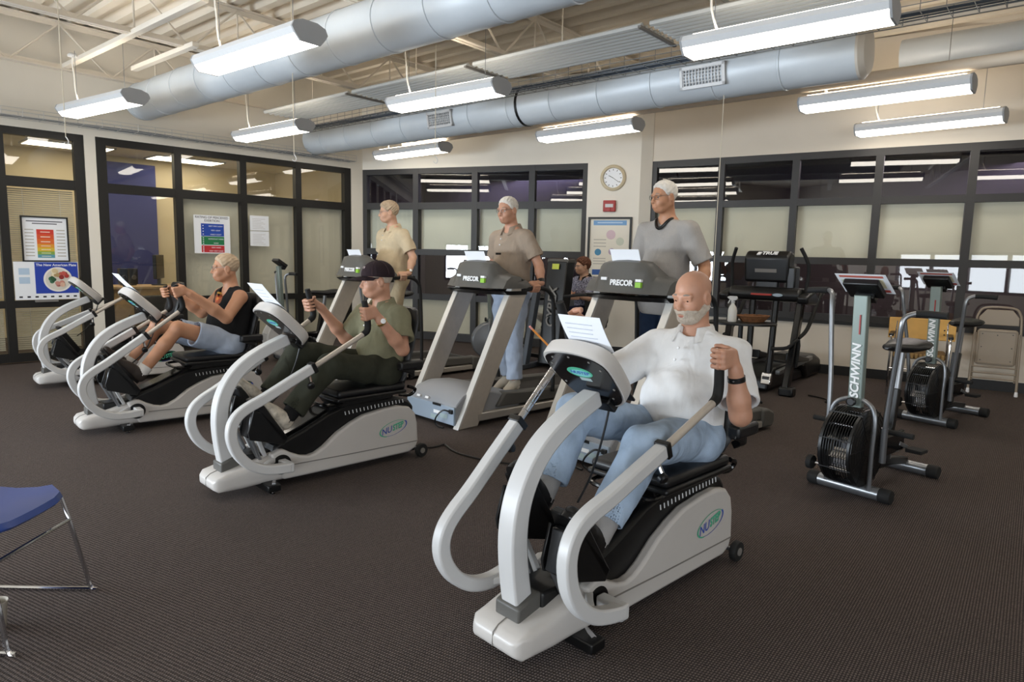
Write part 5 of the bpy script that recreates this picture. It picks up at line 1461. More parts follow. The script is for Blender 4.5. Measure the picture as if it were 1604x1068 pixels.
    # ---------------- shoes and socks
    for s, S_ in ((1, 'L'), (-1, 'R')):
        an, toe = j['an' + S_], j['toe' + S_]; kn = j['kn' + S_]
        d = unit(toe - an); shn = unit(kn - an); sole = unit(shn - d * (shn @ d)); lat = np.cross(d, sole)
        heel = an - sole * .045 - d * .035; tip = heel + d * .265
        f = Field(np.minimum(heel, tip) - .11, np.maximum(heel, tip) + .13, min(h, .005))
        f.cap(heel + d * .015 + sole * .02, heel + d * .13 + sole * .018, .036, .040, .02)
        f.cap(heel + d * .13 + sole * .018, tip - d * .035 + sole * .008, .043, .036, .02, sq=(sole, .75))
        f.cap(an + sole * .01 - d * .005, heel + d * .05 + sole * .03, .043, .04, .03)
        f.cap(an + d * .01, heel + d * .17 + sole * .02, .036, .03, .03)
        f.plane_cut(heel - sole * .024, -sole, np.minimum(heel, tip) - .2, np.maximum(heel, tip) + .2)
        f.plane_cut(an + sole * .028, sole, np.minimum(heel, tip) - .2, np.maximum(heel, tip) + .2)
        so_ = link('shoe', f.mesh('shoe'), o['shoe'], P)
        out = []
        for k in range(28):
            a = 2 * PI * k / 28; ca, sa = math.cos(a), math.sin(a)
            wdt = .041 + .006 * ca - .004 * (ca < -.3)
            out.append((.1325 + .140 * (abs(ca) ** .85) * (1 if ca > 0 else -1), wdt * (abs(sa) ** .8) * (1 if sa > 0 else -1)))
        Fs = frame3(heel - sole * .027, d, lat)
        zdir = 1 if (Fs.to_3x3() @ Vector((0, 0, 1))).dot(Vector(sole)) > 0 else -1
        MB().prism([(a - .0, b) for a, b in out], -.004 * zdir, .018 * zdir, 'z', Fs).build('sole', o.get('sole', M_blk), so_)
        for k in range(4):
            q = heel + d * (.10 + .028 * k) + sole * (.064 - .009 * k)
            MB().tube([q - lat * .022 - sole * .006, q + sole * .002, q + lat * .022 - sole * .006], .0032, 5).build('lace', o.get('lace', M_logo_w), so_)
        if o.get('sock') is not None:
            up2 = unit(kn - an)
            MB().tube([Vector(an - up2 * .01), Vector(an + up2 * o.get('sock_h', .10))], [.048, .050, .052], 18).build('sock', o['sock'], P)
    # ---------------- extras
    def band(S_, m, wd, nm, dial=None):
        el, wr = j['el' + S_], j['wr' + S_]; ax = unit(wr - el); c = wr - ax * o.get('band_at', .02)
        r = .033 * bw
        b = MB().lathe([(r - .003, -wd / 2), (r + .002, -wd / 2), (r + .002, wd / 2), (r - .003, wd / 2)], c, ax, 22).build(nm, m, P)
        if dial is not None: MB().lathe([(.017, 0), (.017, .006), (.012, .008)], c + unit(dial) * (r), dial, 16).build('watch_face', M_logo_w, b)
    for b in o.get('bands', ()): band(*b)
    return P, j, M, H, Fh, so
# ------------------------------------------------------------------ who is where
M_polo_w = cloth('white_cotton', '#e6e5e4', .02)
M_polo_g = cloth('sage_cotton', '#7d7a62', .05)
M_polo_c = cloth('cream_cotton', '#c8b698', .04)
M_polo_t = heathered('taupe_cotton', '#9a8a7a')
M_tee_g = heathered('heather_grey_jersey', '#9d9893')
M_tank = cloth('black_jersey', '#1a1a1b', .06)
M_jean = cloth('faded_denim', '#9fb1c6', .22, 9)
M_jean_l = cloth('pale_denim', '#a6b1c3', .10, 12)
M_jean_d = cloth('dark_denim', '#263349', .15, 12)
M_olive = cloth('dark_olive_twill', '#35362c', .08, 10)
M_khaki = cloth('khaki_twill', '#b9a789', .05)
M_shoe_blk = mat('black_leather_shoe', '#121111', .45)
M_shoe_br = mat('brown_suede_shoe', '#2f2620', .7, bump=.2)
M_shoe_w = mat('white_sneaker', '#d3ccbf', .6)
M_shoe_mix = mat('white_and_tan_sneaker', '#c2b8a8', .6, var=.35, vscale=30)
M_sock_w = cloth('white_sock', '#d8d4d0')
M_sock_g = cloth('grey_sock', '#9d9a98')
M_sock_b = cloth('black_sock', '#1c1b1b')
HAIR_SHORT = [(-.12, -.060), (-.05, -.055), (-.03, -.03), (.005, -.005), (.03, .012), (.05, .052), (.07, .073), (.09, .080)]
HAIR_BALD = [(-.12, -.055), (-.05, -.05), (-.03, -.03), (.005, -.005), (.025, .010), (.035, .05), (.05, .09), (.09, .13)]
HAIR_LONG = [(-.12, -.085), (-.05, -.080), (-.03, -.05), (.005, -.012), (.03, .010), (.055, .040), (.075, .062), (.09, .070)]

def bar(deg, side, t, ext, q=None):
    c, g = grip_at(deg, side, t, ext)
    return (tuple(c), tuple(g), q or (0, side, 0), .0205)
# man in the white polo, nearest stepper
bL = bar(6.5, 1, .85, -.02); bR = bar(-17, -1, .0, .07)
cL, cR = V(*bL[0]), V(*bR[0])
pw, jw, Mw, Hw, Fw, sw = person('bald bearded man in a white polo and faded jeans on the nearest stepper', n1, dict(
    head=(-.955, 0, 1.285), neck=(-.995, 0, 1.125), chest=(-.985, 0, .93), pelvis=(-.90, 0, .665),
    shL=(-1.0, .19, 1.03), shR=(-.965, -.19, 1.03), elL=(-.845, .325, .80), elR=(-.70, -.315, .86),
    wrL=tuple(cL + V(-.055, .045, -.055)), wrR=tuple(cR + V(-.085, -.03, -.02)),
    hipL=(-.87, .095, .65), hipR=(-.87, -.095, .65), knL=(-.395, .155, .715), knR=(-.345, -.165, .80), anL=(-.125, .14, .395), anR=(-.125, -.14, .485), toeL=(-.03, .145, .53), toeR=(-.04, -.145, .63)),
    dict(voxel=.0045, sleepy=True, head=.95, look=(-6, 13), skin=M_skin2, hair=(M_beard, .0022, HAIR_BALD, 1.0), bald=.018, beard=True, brow=M_brow,
         barL=bL, barR=bR, shirt=M_polo_w, belly=.085, fat=1.08, collar='polo', sleeve=.80, sl_w=1.22, hem=-.02, wr=.005,
         trousers=M_jean, leg=1.0, cuff=.80, twr=.006, shoe=M_shoe_blk, lace=M_blk, sock=M_sock_g, sock_h=.12, bands=(('L', M_blk, .022, 'wristband'), ('L', M_chrome, .006, 'bracelet')), band_at=.035, arm=1.05, seed=3))
# man in the cap
bL = bar(0, 1, .55, 0); bR = bar(-6, -1, .35, 0)
cL, cR = V(*bL[0]), V(*bR[0])
pc_, jc, Mc, Hc, Fc_, sc2 = person('man in a dark baseball cap, sage polo and dark olive trousers on the second stepper', n2, dict(
    head=(-.925, 0, 1.265), neck=(-.965, 0, 1.11), chest=(-1.0, 0, .92), pelvis=(-.95, 0, .66),
    shL=(-.985, .185, 1.02), shR=(-.95, -.185, 1.02), elL=(-.925, .305, .815), elR=(-.855, -.30, .835),
    wrL=tuple(cL + V(-.075, .045, -.045)), wrR=tuple(cR + V(-.09, -.03, -.03)),
    hipL=(-.92, .095, .645), hipR=(-.92, -.095, .645), knL=(-.47, .15, .735), knR=(-.42, -.15, .79), anL=(-.17, .14, .43), anR=(-.155, -.14, .50), toeL=(-.055, .145, .56), toeR=(-.055, -.145, .645)),
    dict(voxel=.0055, look=(-22, 5), skin=M_skin2, hair=(M_beard, .003, HAIR_SHORT, 1.0), barL=bL, barR=bR, shirt=M_polo_g, belly=.05, collar='polo', sleeve=.72, sl_w=1.12, hem=-.0, wr=.005,
         trousers=M_olive, leg=1.0, cuff=.84, twr=.006, shoe=M_shoe_mix, sole=M_shoe_w, sock=M_sock_b, sock_h=.13, bands=(('L', mat('gold_watch', '#b99a58', .3, .8), .014, 'watch', (.3, .9, .3)),), arm=1.0, seed=5))
# cap
f = Field(jc['head'] - .2, jc['head'] + .22, .005)
f.ell(Hc(-.014, 0, .040), (.116, .094, .096), Mc, 0)
g = f.grid(jc['head'] - .3, jc['head'] + .3); sl, X, Y, Z = g
q0 = Hc(0, 0, .026); n0 = Mc @ V(.12, 0, -1.0); n0 /= np.linalg.norm(n0)
f.F[sl] = np.maximum(f.F[sl], ((X - q0[0]) * n0[0] + (Y - q0[1]) * n0[1] + (Z - q0[2]) * n0[2]).astype(np.float32))
M_cap = cloth('dark_maroon_cap', '#2b2024', .08, 20)
cap = link('cap', f.mesh('cap'), M_cap, pc_)
mb = MB(); secs = []
for i in range(11):
    a = R(-80 + 160 * i / 10); y = .082 * math.sin(a); x0 = -.012 + .108 * math.cos(a); x1 = x0 + .092 * math.cos(a) ** .6
    dz = -.018 * math.sin(a) ** 2
    secs.append([Vector(Hc(x0 - .01, y, 0.040 + dz)), Vector(Hc((x0 + x1) / 2, y * 1.02, 00.034 + dz)), Vector(Hc(x1, y, 0.026 + dz)), Vector(Hc(x1, y, 0.022 + dz)), Vector(Hc((x0 + x1) / 2, y * 1.02, 0.036 + dz)), Vector(Hc(x0 - .01, y, 0.034 + dz))])
mb.loft(secs).build('brim', M_cap, cap, sharp=70)
MB().ball(Hc(-.012, 0, .137), .007, 8).build('cap_button', M_cap, cap)
for k in range(6):
    a = 2 * PI * k / 6
    MB().tube([Hc(-.014 + .1165 * math.cos(a) * math.sin(b), .0945 * math.sin(a) * math.sin(b), .040 + .0965 * math.cos(b)) for b in [R(5 + 85 * i / 8) for i in range(9)]], .0015, 5).build('cap_seam', mat('cap_thread', '#463338', .8), cap)
for k, (yy, zz, hx) in enumerate(((-.016, .100, '#c9b8b8'), (.0, .098, '#b9566a'), (.016, .100, '#c9b8b8'))):
    MB().lathe([(.010, 0), (.010, .002)], Hc(.078, yy, zz - .006), Mc @ V(.8, 0, .55), 8).build('embroidery', flat(hx[1:], hx), cap)
# man in the tank top
bL = bar(-9, 1, .7, -.09); bR = bar(-4, -1, .7, -.10)
cL, cR = V(*bL[0]), V(*bR[0])
pt, jt, Mt, Ht, Ft, st = person('man in a black tank top and denim shorts on the third stepper', n3, dict(
    head=(-.91, 0, 1.295), neck=(-.955, 0, 1.135), chest=(-.975, 0, .93), pelvis=(-.92, 0, .665),
    shL=(-.96, .195, 1.05), shR=(-.94, -.195, 1.05), elL=(-.80, .30, .885), elR=(-.80, -.30, .885),
    wrL=tuple(cL + V(-.085, .04, -.02)), wrR=tuple(cR + V(-.085, -.04, -.02)),
    hipL=(-.89, .10, .645), hipR=(-.89, -.10, .645), knL=(-.465, .135, .80), knR=(-.39, -.135, .805), anL=(-.17, .14, .455), anR=(-.145, -.14, .485), toeL=(-.055, .145, .585), toeR=(-.05, -.145, .62)),
    dict(voxel=.006, look=(-14, 2), skin=M_skin3, hair=(M_grayhair, .008, HAIR_SHORT, 1.2), glasses=1, barL=bL, barR=bR, shirt=M_tank, belly=.07, fat=1.06, tank=True, hem=-.01,
         shorts=True, trousers=M_jean_l, shoe=M_shoe_br, sock=M_sock_w, sock_h=.07, arm=1.12, seed=8))
upt = unit(jt['neck'] - jt['pelvis']); ct = jt['chest'] + upt * .045; nt_ = V(.93, 0, .36)
for k, (yy, zz, rx, ry, r0, hx) in enumerate(((0, 0, .075, .062, .55, '#8a4a26'), (0, 0, .042, .035, 0, '#b5482a'), (0, .002, .022, .02, 0, '#d08a3a'), (-.052, .058, .016, .010, 0, '#c9a04a'), (-.018, .072, .016, .010, 0, '#c9a04a'), (.018, .072, .016, .010, 0, '#c9a04a'), (.052, .058, .016, .010, 0, '#c9a04a'), (-.03, -.072, .016, .009, 0, '#c9a04a'), (.03, -.072, .016, .009, 0, '#c9a04a'))):
    decal('shirt_print', st, ct + V(0, yy, 0) + upt * zz, nt_, upt, rx, ry, flat(hx[1:], hx), off=.002 + .0006 * (k % 3), r0=r0)
# standing men on the treadmills (frame of the treadmill: belt along local -x)
def walker(label, root, look, dx, dz, o, lean=0, hands=((-.84, .375, 1.20), (-.80, -.30, 1.15)), head=(0, 0, 0), scale=1.0, feet=.245):
    # feet on the belt at z ~ .18
    S_ = scale
    b = V(dx, o.pop('dy', 0), .17)
    q = lambda x, y, z: tuple(b + V(x, y, z) * S_)
    hl, hr = V(*hands[0]), V(*hands[1])
    J = dict(head=q(.055 + lean + head[0], head[1], 1.60), neck=q(.0 + lean, head[1] * .6, 1.45), chest=q(-.02 + lean * .7, 0, 1.24), pelvis=q(-.02, 0, .93),
             shL=q(-.005 + lean, .185, 1.365), shR=q(-.005 + lean, -.185, 1.365), elL=q(-.06 + lean, .285, 1.13), elR=q(-.05 + lean, -.285, 1.13),
             wrL=tuple(hl + V(-.09, 0, .05)), wrR=tuple(hr + V(-.09, 0, .05)),
             hipL=q(-.01, .09, .90), hipR=q(-.01, -.09, .90), knL=q(.05, .11, .50), knR=q(.0, -.11, .50), anL=q(.03, .11, .095), anR=q(-.10, -.11, .095), toeL=q(.17, .12, .035), toeR=q(.04, -.12, .035))
    o.update(look=(look[0], look[1] + 4)); o.setdefault('shoe', M_shoe_w); o.setdefault('sole', M_shoe_w); o.setdefault('lace', M_logo_w)
    return person(label, root, J, o)
w1 = walker('tall man in a grey V-neck shirt walking on the treadmill behind the nearest stepper', t1, (-14, 2), -1.0, 0, dict(
    voxel=.0062, skin=M_skin3, hair=(M_whitehair, .007, HAIR_SHORT, 1.1), glasses=2, shirt=M_tee_g, collar='vee', collar_m=M_blk, sleeve=.92, sl_w=1.12, belly=.07, fat=1.06, tfat=.93, untucked=True, hem=-.10, wr=.005, trousers=M_jean_d, dy=-.02,
    barL=((-.86, .375, 1.175), (1, 0, 0), (0, .3, 1), .02), barR=((-.82, -.27, 1.17), (0, 1, 0), (-.4, 0, 1), .021), seed=11, arm=1.05),
    hands=((-.86, .375, 1.19), (-.82, -.27, 1.17)), scale=1.10)
w2 = walker('man with glasses in a taupe polo and pale jeans walking on the middle treadmill', t2, (4, 4), -.935, 0, dict(
    voxel=.0062, skin=M_skin2, hair=(M_whitehair, .006, HAIR_SHORT, 1.0), glasses=1, shirt=M_polo_t, collar='polo', sleeve=.72, sl_w=1.08, belly=.075, fat=1.05, hem=-.02, trousers=M_jean_l, belt=True, leg=1.05, dy=0,
    barL=((-.87, .377, 1.165), (1, 0, 0), (0, .3, 1), .02), barR=((-.82, -.22, 1.14), (0, 1, 0), (-.4, 0, 1), .021), bands=(('L', M_blk, .03, 'watch'),), seed=21),
    hands=((-.87, .377, 1.165), (-.82, -.22, 1.14)), scale=1.065)
w3 = walker('man in a cream polo and khaki trousers walking on the treadmill behind the cap', t3, (-26, 2), -1.02, 0, dict(
    voxel=.0065, skin=M_skin, hair=(M_grayhair, .014, HAIR_LONG, 1.1), glasses=1, shirt=M_polo_c, collar='polo', sleeve=.74, sl_w=1.08, belly=.085, fat=1.06, hem=-.03, trousers=M_khaki, dy=-.02,
    barL=((-.88, .377, 1.185), (1, 0, 0), (0, .3, 1), .02), barR=((-.82, -.22, 1.16), (0, 1, 0), (-.4, 0, 1), .021), bands=(('L', mat('gold_watch', '#b99a58', .3, .8), .014, 'watch', (0, .9, .5)),), seed=31),
    hands=((-.88, .377, 1.185), (-.82, -.22, 1.16)), scale=1.10)
# lanyard of the safety key and small things on shirts
j1 = w1[1]
mb = MB(); a = j1['pelvis'] + V(.19, .05, .18); mb.tube([a, a + V(.02, .0, -.09), a + V(.02, .0, -.20)], .003, 5); mb.tube([a + V(0, .02, .02), a + V(.03, .015, -.07), a + V(.02, .005, -.19)], .003, 5)
mb.build('safety_cord', M_red, w1[0])
j2 = w2[1]
MB().box(j2['chest'] + V(.205, 0.02, -.02), (.02, .05, .018)).build('safety_clip', M_blk, w2[0])
# seated woman on the leg machine
root = thing('tmp', 'x', 'y', (.98, 9.35, 0), facing(60)); 
wo = person('woman with short brown hair in a patterned blouse sitting with arms crossed', root, dict(
    head=(.03, 0, 1.335), neck=(-.01, 0, 1.185), chest=(-.03, 0, .99), pelvis=(-.06, 0, .71), shL=(-.01, .165, 1.12), shR=(-.01, -.165, 1.12), elL=(.06, .225, .90), elR=(.06, -.225, .90),
    wrL=(.17, .0, .935), wrR=(.19, -.02, .905), hipL=(-.03, .085, .69), hipR=(-.03, -.085, .69), knL=(.40, .10, .72), knR=(.38, -.10, .66), anL=(.66, .08, .62), anR=(.58, -.08, .44), toeL=(.76, .09, .70), toeR=(.72, -.08, .46)),
    dict(voxel=.0065, look=(-12, 2), young=True, head=.95, skin=M_skin, hair=(M_brownhair, .016, HAIR_LONG, 1.15), glasses=1, shirt=cloth('patterned_blouse', '#8a8a9c', .9, 55), belly=.03, fat=.92, collar='polo', collar_m=M_tank, sleeve=.8,
         openL=((0, -1, -.1), (-1, 0, 0), 15, 1), openR=((0, 1, .1), (-1, 0, 0), 15, -1), trousers=cloth('navy_twill', '#161a30'), shoe=M_shoe_w, sole=M_shoe_w, sock=M_sock_w, sock_h=.05, arm=.88, seed=41))
bpy.data.objects.remove(root)
# ================================================================== weight machine, stepper, chairs, small things
t = thing('weight_machine', 'black weight machine with a tall shroud standing before the back window beside the pillar', 'weight machine', (.55, 8.75, 0), facing(35))
MB().prism([(.0, .06), (.16, .06), (-.03, 1.40), (-.24, 1.40)], -.15, .15).build('shroud', M_blk, t, .015)
mach_s = MB().prism([(-.24, 1.38), (-.03, 1.38), (-.05, 1.43), (-.22, 1.43)], -.16, .16).build('shroud_cap', M_dkgrey, t, .01)
F = frame3((.075, .0, .80), (-.14, 0, 1), (0, -1, 0))
text('lettering', 'CYBEX', .17, F @ Matrix.Translation((.0, 0, .008)), M_midgrey, t, .001, .2, .003)
MB().prism([(.50, -.05), (.57, -.05), (.57, .05), (.50, .05)], .0, .010, 'z', F).build('yellow_label', mat('label_yellow', '#c7cf4a', .5), t)
M_post = mat('slate_grey_steel', '#4c525a', .45, .3)
MB().sweep([(.34, -.22, .04), (.10, -.22, 1.0)], .07, .10, (0, 1, 0)).build('slanted_post', M_post, t, .008)
MB().sweep([(.45, -.22, .04), (-.9, -.22, .04)], .08, .06, (0, 1, 0)).build('floor_rail', M_post, t, .006)
MB().sweep([(.45, .25, .04), (-.9, .25, .04)], .08, .06, (0, 1, 0)).build('floor_rail', M_post, t, .006)
MB().sweep([(-.1, -.26, .05), (-.1, .9, .05)], .07, .06, (1, 0, 0)).build('cross_rail', M_post, t, .006)
MB().sweep([(-.45, .25, .06), (-.45, .25, .52)], .08, .08, (0, 1, 0)).build('seat_post', M_post, t, .006)
MB().box((-.38, .27, .56), (.46, .40, .09)).build('seat_pad', M_pad, t, .03, seg=3)
MB().box((-.62, .30, .86), (.10, .36, .58), Matrix.Rotation(R(-12), 3, 'Y')).build('back_pad', M_pad, t, .03, seg=3)
MB().tube([(.05, .15, .95), (-.10, .45, .98), (-.2, .62, .90)], .02, 8, smooth=4).build('grab_handle', M_rubber, t)
MB().tube([(-.10, .55, .62), (.15, .75, .42)], .055, 14).build('leg_roller', M_pad, t)

# elliptical
t = thing('elliptical_trainer', 'black elliptical trainer with a tall console in front of the right windows', 'elliptical', (2.74, 7.46, 0), facing(40))
MB().prism([(.05, .02), (.03, .15), (-.15, .26), (-.62, .26), (-.75, .16), (-1.65, .10), (-1.7, .02)], -.17, .17).build('base_cover', M_blk, t, .03, seg=3)
for s in (-1, 1):
    MB().span((-.02, s * .38 - .08, .0), (.10, s * .38 + .08, .10)).build('front_foot', M_blk, t, .02)
    MB().sweep([(.04, s * .36, .05), (-.10, s * .37, .50), (-.22, s * .385, 1.06)], .07, .10, (0, 1, 0), smooth=4).build('side_upright', M_blkgloss, t, .012)
    MB().tube([(-.10, s * .12, .2), (-.17, s * .13, 1.06)], .035, 12).build('mast_tube', M_blk, t)
    MB().tube([(-.15, s * .40, .62), (-.40, s * .42, .72), (-.75, s * .42, 1.05), (-.95, s * .42, 1.12)], .022, 10, smooth=5).build('hand_rail', M_rubber, t)
    MB().tube([(-.12, s * .40, .30), (-.10, s * .42, .60), (-.02, s * .33, .52), (.04, s * .18, .50)], .02, 10, smooth=4).build('lower_rail', M_rubber, t)
    MB().tube([(-.24, s * .41, 1.08), (-.25, s * .43, 1.32), (-.22, s * .42, 1.45), (-.16, s * .36, 1.60)], .02, 10, smooth=5).build('swing_handle', M_rubber, t)
    pd = MB().prism([(-.55, .30), (-1.0, .26), (-1.02, .30), (-.60, .38), (-.55, .40)], s * .22 - .07, s * .22 + .07).build('foot_pedal', M_blk, t, .01)
    MB().sweep([(-.10, s * .22, .22), (-1.3, s * .22, .27)], .05, .05, (0, 1, 0)).build('pedal_arm', M_steel, t, .006)
    so_ = MB().box((.10, s * .17, .17), (.05, .11, .13), Matrix.Rotation(R(-15), 3, 'Y')).build('drive_cover', M_chrome, t, .01)
    MB().box((.128, s * .17, .185), (.012, .07, .035), Matrix.Rotation(R(-15), 3, 'Y')).build('cover_slot', M_blk, so_)
MB().prism([(-.10, 1.02), (-.08, 1.10), (-.14, 1.17), (-.36, 1.16), (-.42, 1.06), (-.30, 1.0)], -.40, .40).build('cross_bridge', M_blk, t, .03, seg=3)
for s in (-1, 1): MB().prism([(-.06, 1.0), (-.04, 1.08), (-.30, 1.14), (-.50, 1.04), (-.40, .98)], s * .44 - .06, s * .44 + .06).build('bridge_end', M_blk, t, .025, seg=3)
MB().span((-.26, -.13, 1.10), (-.18, .13, 1.32)).build('console_neck', M_blk, t, .02)
cb = MB().prism([(-.16, 1.22), (-.12, 1.50), (-.20, 1.575), (-.34, 1.54), (-.30, 1.22)], -.25, .25).build('console', M_blk, t, .03, seg=3)
MB().span((-.32, .22, 1.14), (-.16, .32, 1.40)).build('bottle_pocket', M_blk, cb, .02)
MB().prism([(-.135, 1.33), (-.128, 1.37), (-.15, 1.37), (-.15, 1.33)], -.12, .12).build('console_slot', M_midgrey, cb)
Ft_ = frame3((-.158, .0, 1.535), (0, 1, 0), (-.70, 0, .70))
text('lettering', 'TRUE', .062, Ft_ @ Matrix.Translation((.03, 0, .012)), M_logo_w, cb, .004, .1, .002, sx=1.15)
MB().prism([(-.115, -.02), (-.075, -.02), (-.062, .02), (-.10, .02)], -.01, .014, 'z', Ft_).build('emblem', M_logo_w, cb)
Fb = frame3((-.076, 0, 1.085), (0, 1, 0), (-.25, 0, 1))
MB().prism([(-.13, -.010), (.10, -.010), (.105, .010), (-.125, .010)], -.01, .005, 'z', Fb).build('red_script_band', M_red, t)
MB().prism([(.055 * math.cos(k * PI / 10) + .17, .018 * math.sin(k * PI / 10)) for k in range(20)], -.01, .006, 'z', Fb).build('oval_badge', mat('badge_grey', '#8fa0ae', .4), t)
MB().prism([(-1.35, .02), (-1.2, .02), (-1.05, .20), (-1.15, .30), (-1.5, .30), (-1.75, .22), (-1.8, .02)], -.22, .22).build('rear_drum', M_blk, t, .04, seg=3)
tag(MB().tube([(3.25, 7.2, .012), (3.35, 7.0, .012), (3.28, 6.85, .012), (3.4, 6.7, .012), (3.30, 6.5, .012), (3.38, 6.2, .012), (3.2, 6.05, .012)], .008, 6, smooth=6).build('power_cord', M_blk), 'black power cord on the carpet in front of the elliptical trainer', 'cord')
for pts, lb in (([(-.5, 5.0, .010), (-.35, 4.75, .010), (.0, 4.55, .010), (.35, 4.6, .010), (.5, 4.45, .010)], 'black power cord on the carpet left of the nearest stepper'), ([(-.82, 5.05, .010), (-.62, 4.9, .010), (-.5, 5.0, .010)], 'short black power cord behind the wheel of the second stepper')):
    tag(MB().tube(pts, .007, 6, smooth=6).build('power_cord', M_blk), lb, 'cord')

# little table with spray bottle and basket, in front of the elliptical
TX, TY, TZ = 2.30, 6.72, .845
t = thing('side_table', 'small black stand with a rounded top beside the man in the white polo', 'table', (TX, TY, 0), R(-20))
MB().prism([(.24 * math.cos(a) + (.10 if math.cos(a) > 0 else -.10), .20 * math.sin(a)) for a in [2 * PI * k / 36 for k in range(36)]], TZ - .025, TZ, 'z').build('table_top', M_blk, t, .006)
MB().tube([(0, 0, .05), (0, 0, TZ - .02)], .024, 12).build('stem', M_blk, t)
for k in range(3):
    a = 2 * PI * k / 3 + .4
    MB().tube([(0, 0, .16), (.14 * math.cos(a), .14 * math.sin(a), .10), (.27 * math.cos(a), .27 * math.sin(a), .014)], .013, 8, smooth=3).build('leg', M_blk, t)
t = thing('spray_bottle', 'white plastic spray bottle on the small black stand', 'bottle', (TX - .10, TY - .02, TZ), R(150))
M_milk = mat('milky_plastic', '#d9d6cf', .4, sub=.1)
MB().lathe([(.035, 0), (.042, .004), (.044, .02), (.044, .115), (.036, .145), (.018, .175), (.015, .19)], (0, 0, 0), (0, 0, 1), 24).build('bottle_body', M_milk, t)
MB().lathe([(.018, .188), (.02, .192), (.02, .212), (.014, .218)], (0, 0, 0), (0, 0, 1), 16).build('collar_nut', M_white, t)
MB().prism([(-.03, .216), (.02, .216), (.055, .238), (.055, .250), (.03, .258), (-.035, .256), (-.045, .236)], -.012, .012).build('spray_head', M_white, t, .004)
MB().prism([(.022, .216), (.034, .222), (.05, .19), (.044, .178)], -.007, .007).build('trigger', M_white, t, .002)
t = thing('wicker_basket', 'shallow wicker basket beside the spray bottle on the small stand', 'basket', (TX + .12, TY + .01, TZ))
M_wick = mat('wicker', '#7a4f2c', .7, bump=.5, bscale=90, var=.25, vscale=40)
for k in range(6):
    z = .008 + k * .011; r = .085 + k * .009
    MB().tube([(r * 1.25 * math.cos(2 * PI * i / 28), r * .85 * math.sin(2 * PI * i / 28), z + .002 * (-1) ** i) for i in range(29)], .0062, 6, caps=False).build('woven_ring', M_wick, t)
MB().lathe([(.02, .004), (.085, .004), (.085, .010), (.02, .010)], (0, 0, 0), (0, 0, 1), 24).build('basket_base', M_wick, t)
for k in range(20):
    a = 2 * PI * k / 20
    MB().tube([(.085 * 1.25 * math.cos(a), .085 * .85 * math.sin(a), .004), (.132 * 1.25 * math.cos(a), .132 * .85 * math.sin(a), .066)], .0035, 5).build('stake', M_wick, t)

# folding chair leaning by the right wall
F1 = WR.fr(3.42, 0, .26)
t = thing('folding_chair', 'tan metal folding chair leaning folded by the right wall', 'chair', WR.P(4.33, 0, .33), WR.rz())
M_tan = mat('tan_enamel', '#9a8c7a', .42, .15)
ln = lambda x, z, d=0: (x, .06 * z + d, z)          # leans back to the wall
MB().tube([ln(-.225, .012), ln(-.22, .30), ln(-.21, .78), ln(-.19, .92), ln(-.12, .985), ln(.12, .985), ln(.19, .92), ln(.21, .78), ln(.22, .30), ln(.225, .012)], .013, 10, smooth=4).build('frame_tube', M_tan, t)
MB().prism([(-.19, .79), (-.185, .88), (-.12, .965), (.12, .965), (.185, .88), (.19, .79)], -.012, .006, 'y', Matrix.Translation((0, .052, 0)) ).build('back_panel', M_tan, t, .006)
sp = MB().prism([(-.19, .36), (-.19, .72), (-.17, .745), (.17, .745), (.19, .72), (.19, .36), (.17, .335), (-.17, .335)], -.030, -.008, 'y', Matrix.Translation((0, .034, 0))).build('seat_panel', M_tan, t, .012, seg=3)
MB().tube([(-.17, -.001, .36), (-.17, .001, .72), (.17, .001, .72), (.17, -.001, .36), (-.17, -.001, .36)], .006, 6).build('seat_bead', M_tan, sp)
Fc = frame3((0, .004, .53), (1, 0, 0), (0, 0, 1)); text('lettering', 'A', .15, Fc @ Matrix.Translation((0, 0, .003)), M_tan, sp, .004, 0)
for x, z in ((-.14, .69), (.14, .69), (-.14, .39), (.14, .39), (0, .68), (-.14, .54), (.14, .54)): MB().lathe([(.006, 0), (.006, .004)], (x, .002, z), (0, -1, 0), 8).build('rivet', M_blk, sp)
for z in (.31, .24, .18): MB().tube([ln(-.215, z), ln(.215, z)], .008, 8).build('cross_rod', M_tan, t)
for s in (-1, 1):
    MB().tube([ln(s * .20, .70, -.02), ln(s * .20, .15, .02)], .009, 8).build('rear_leg', M_tan, t)
    MB().lathe([(.017, 0), (.019, .01), (.015, .05), (.012, .055)], ln(s * .225, 0), (0, 0, 1), 12).build('foot_cap', M_logo_w, t)
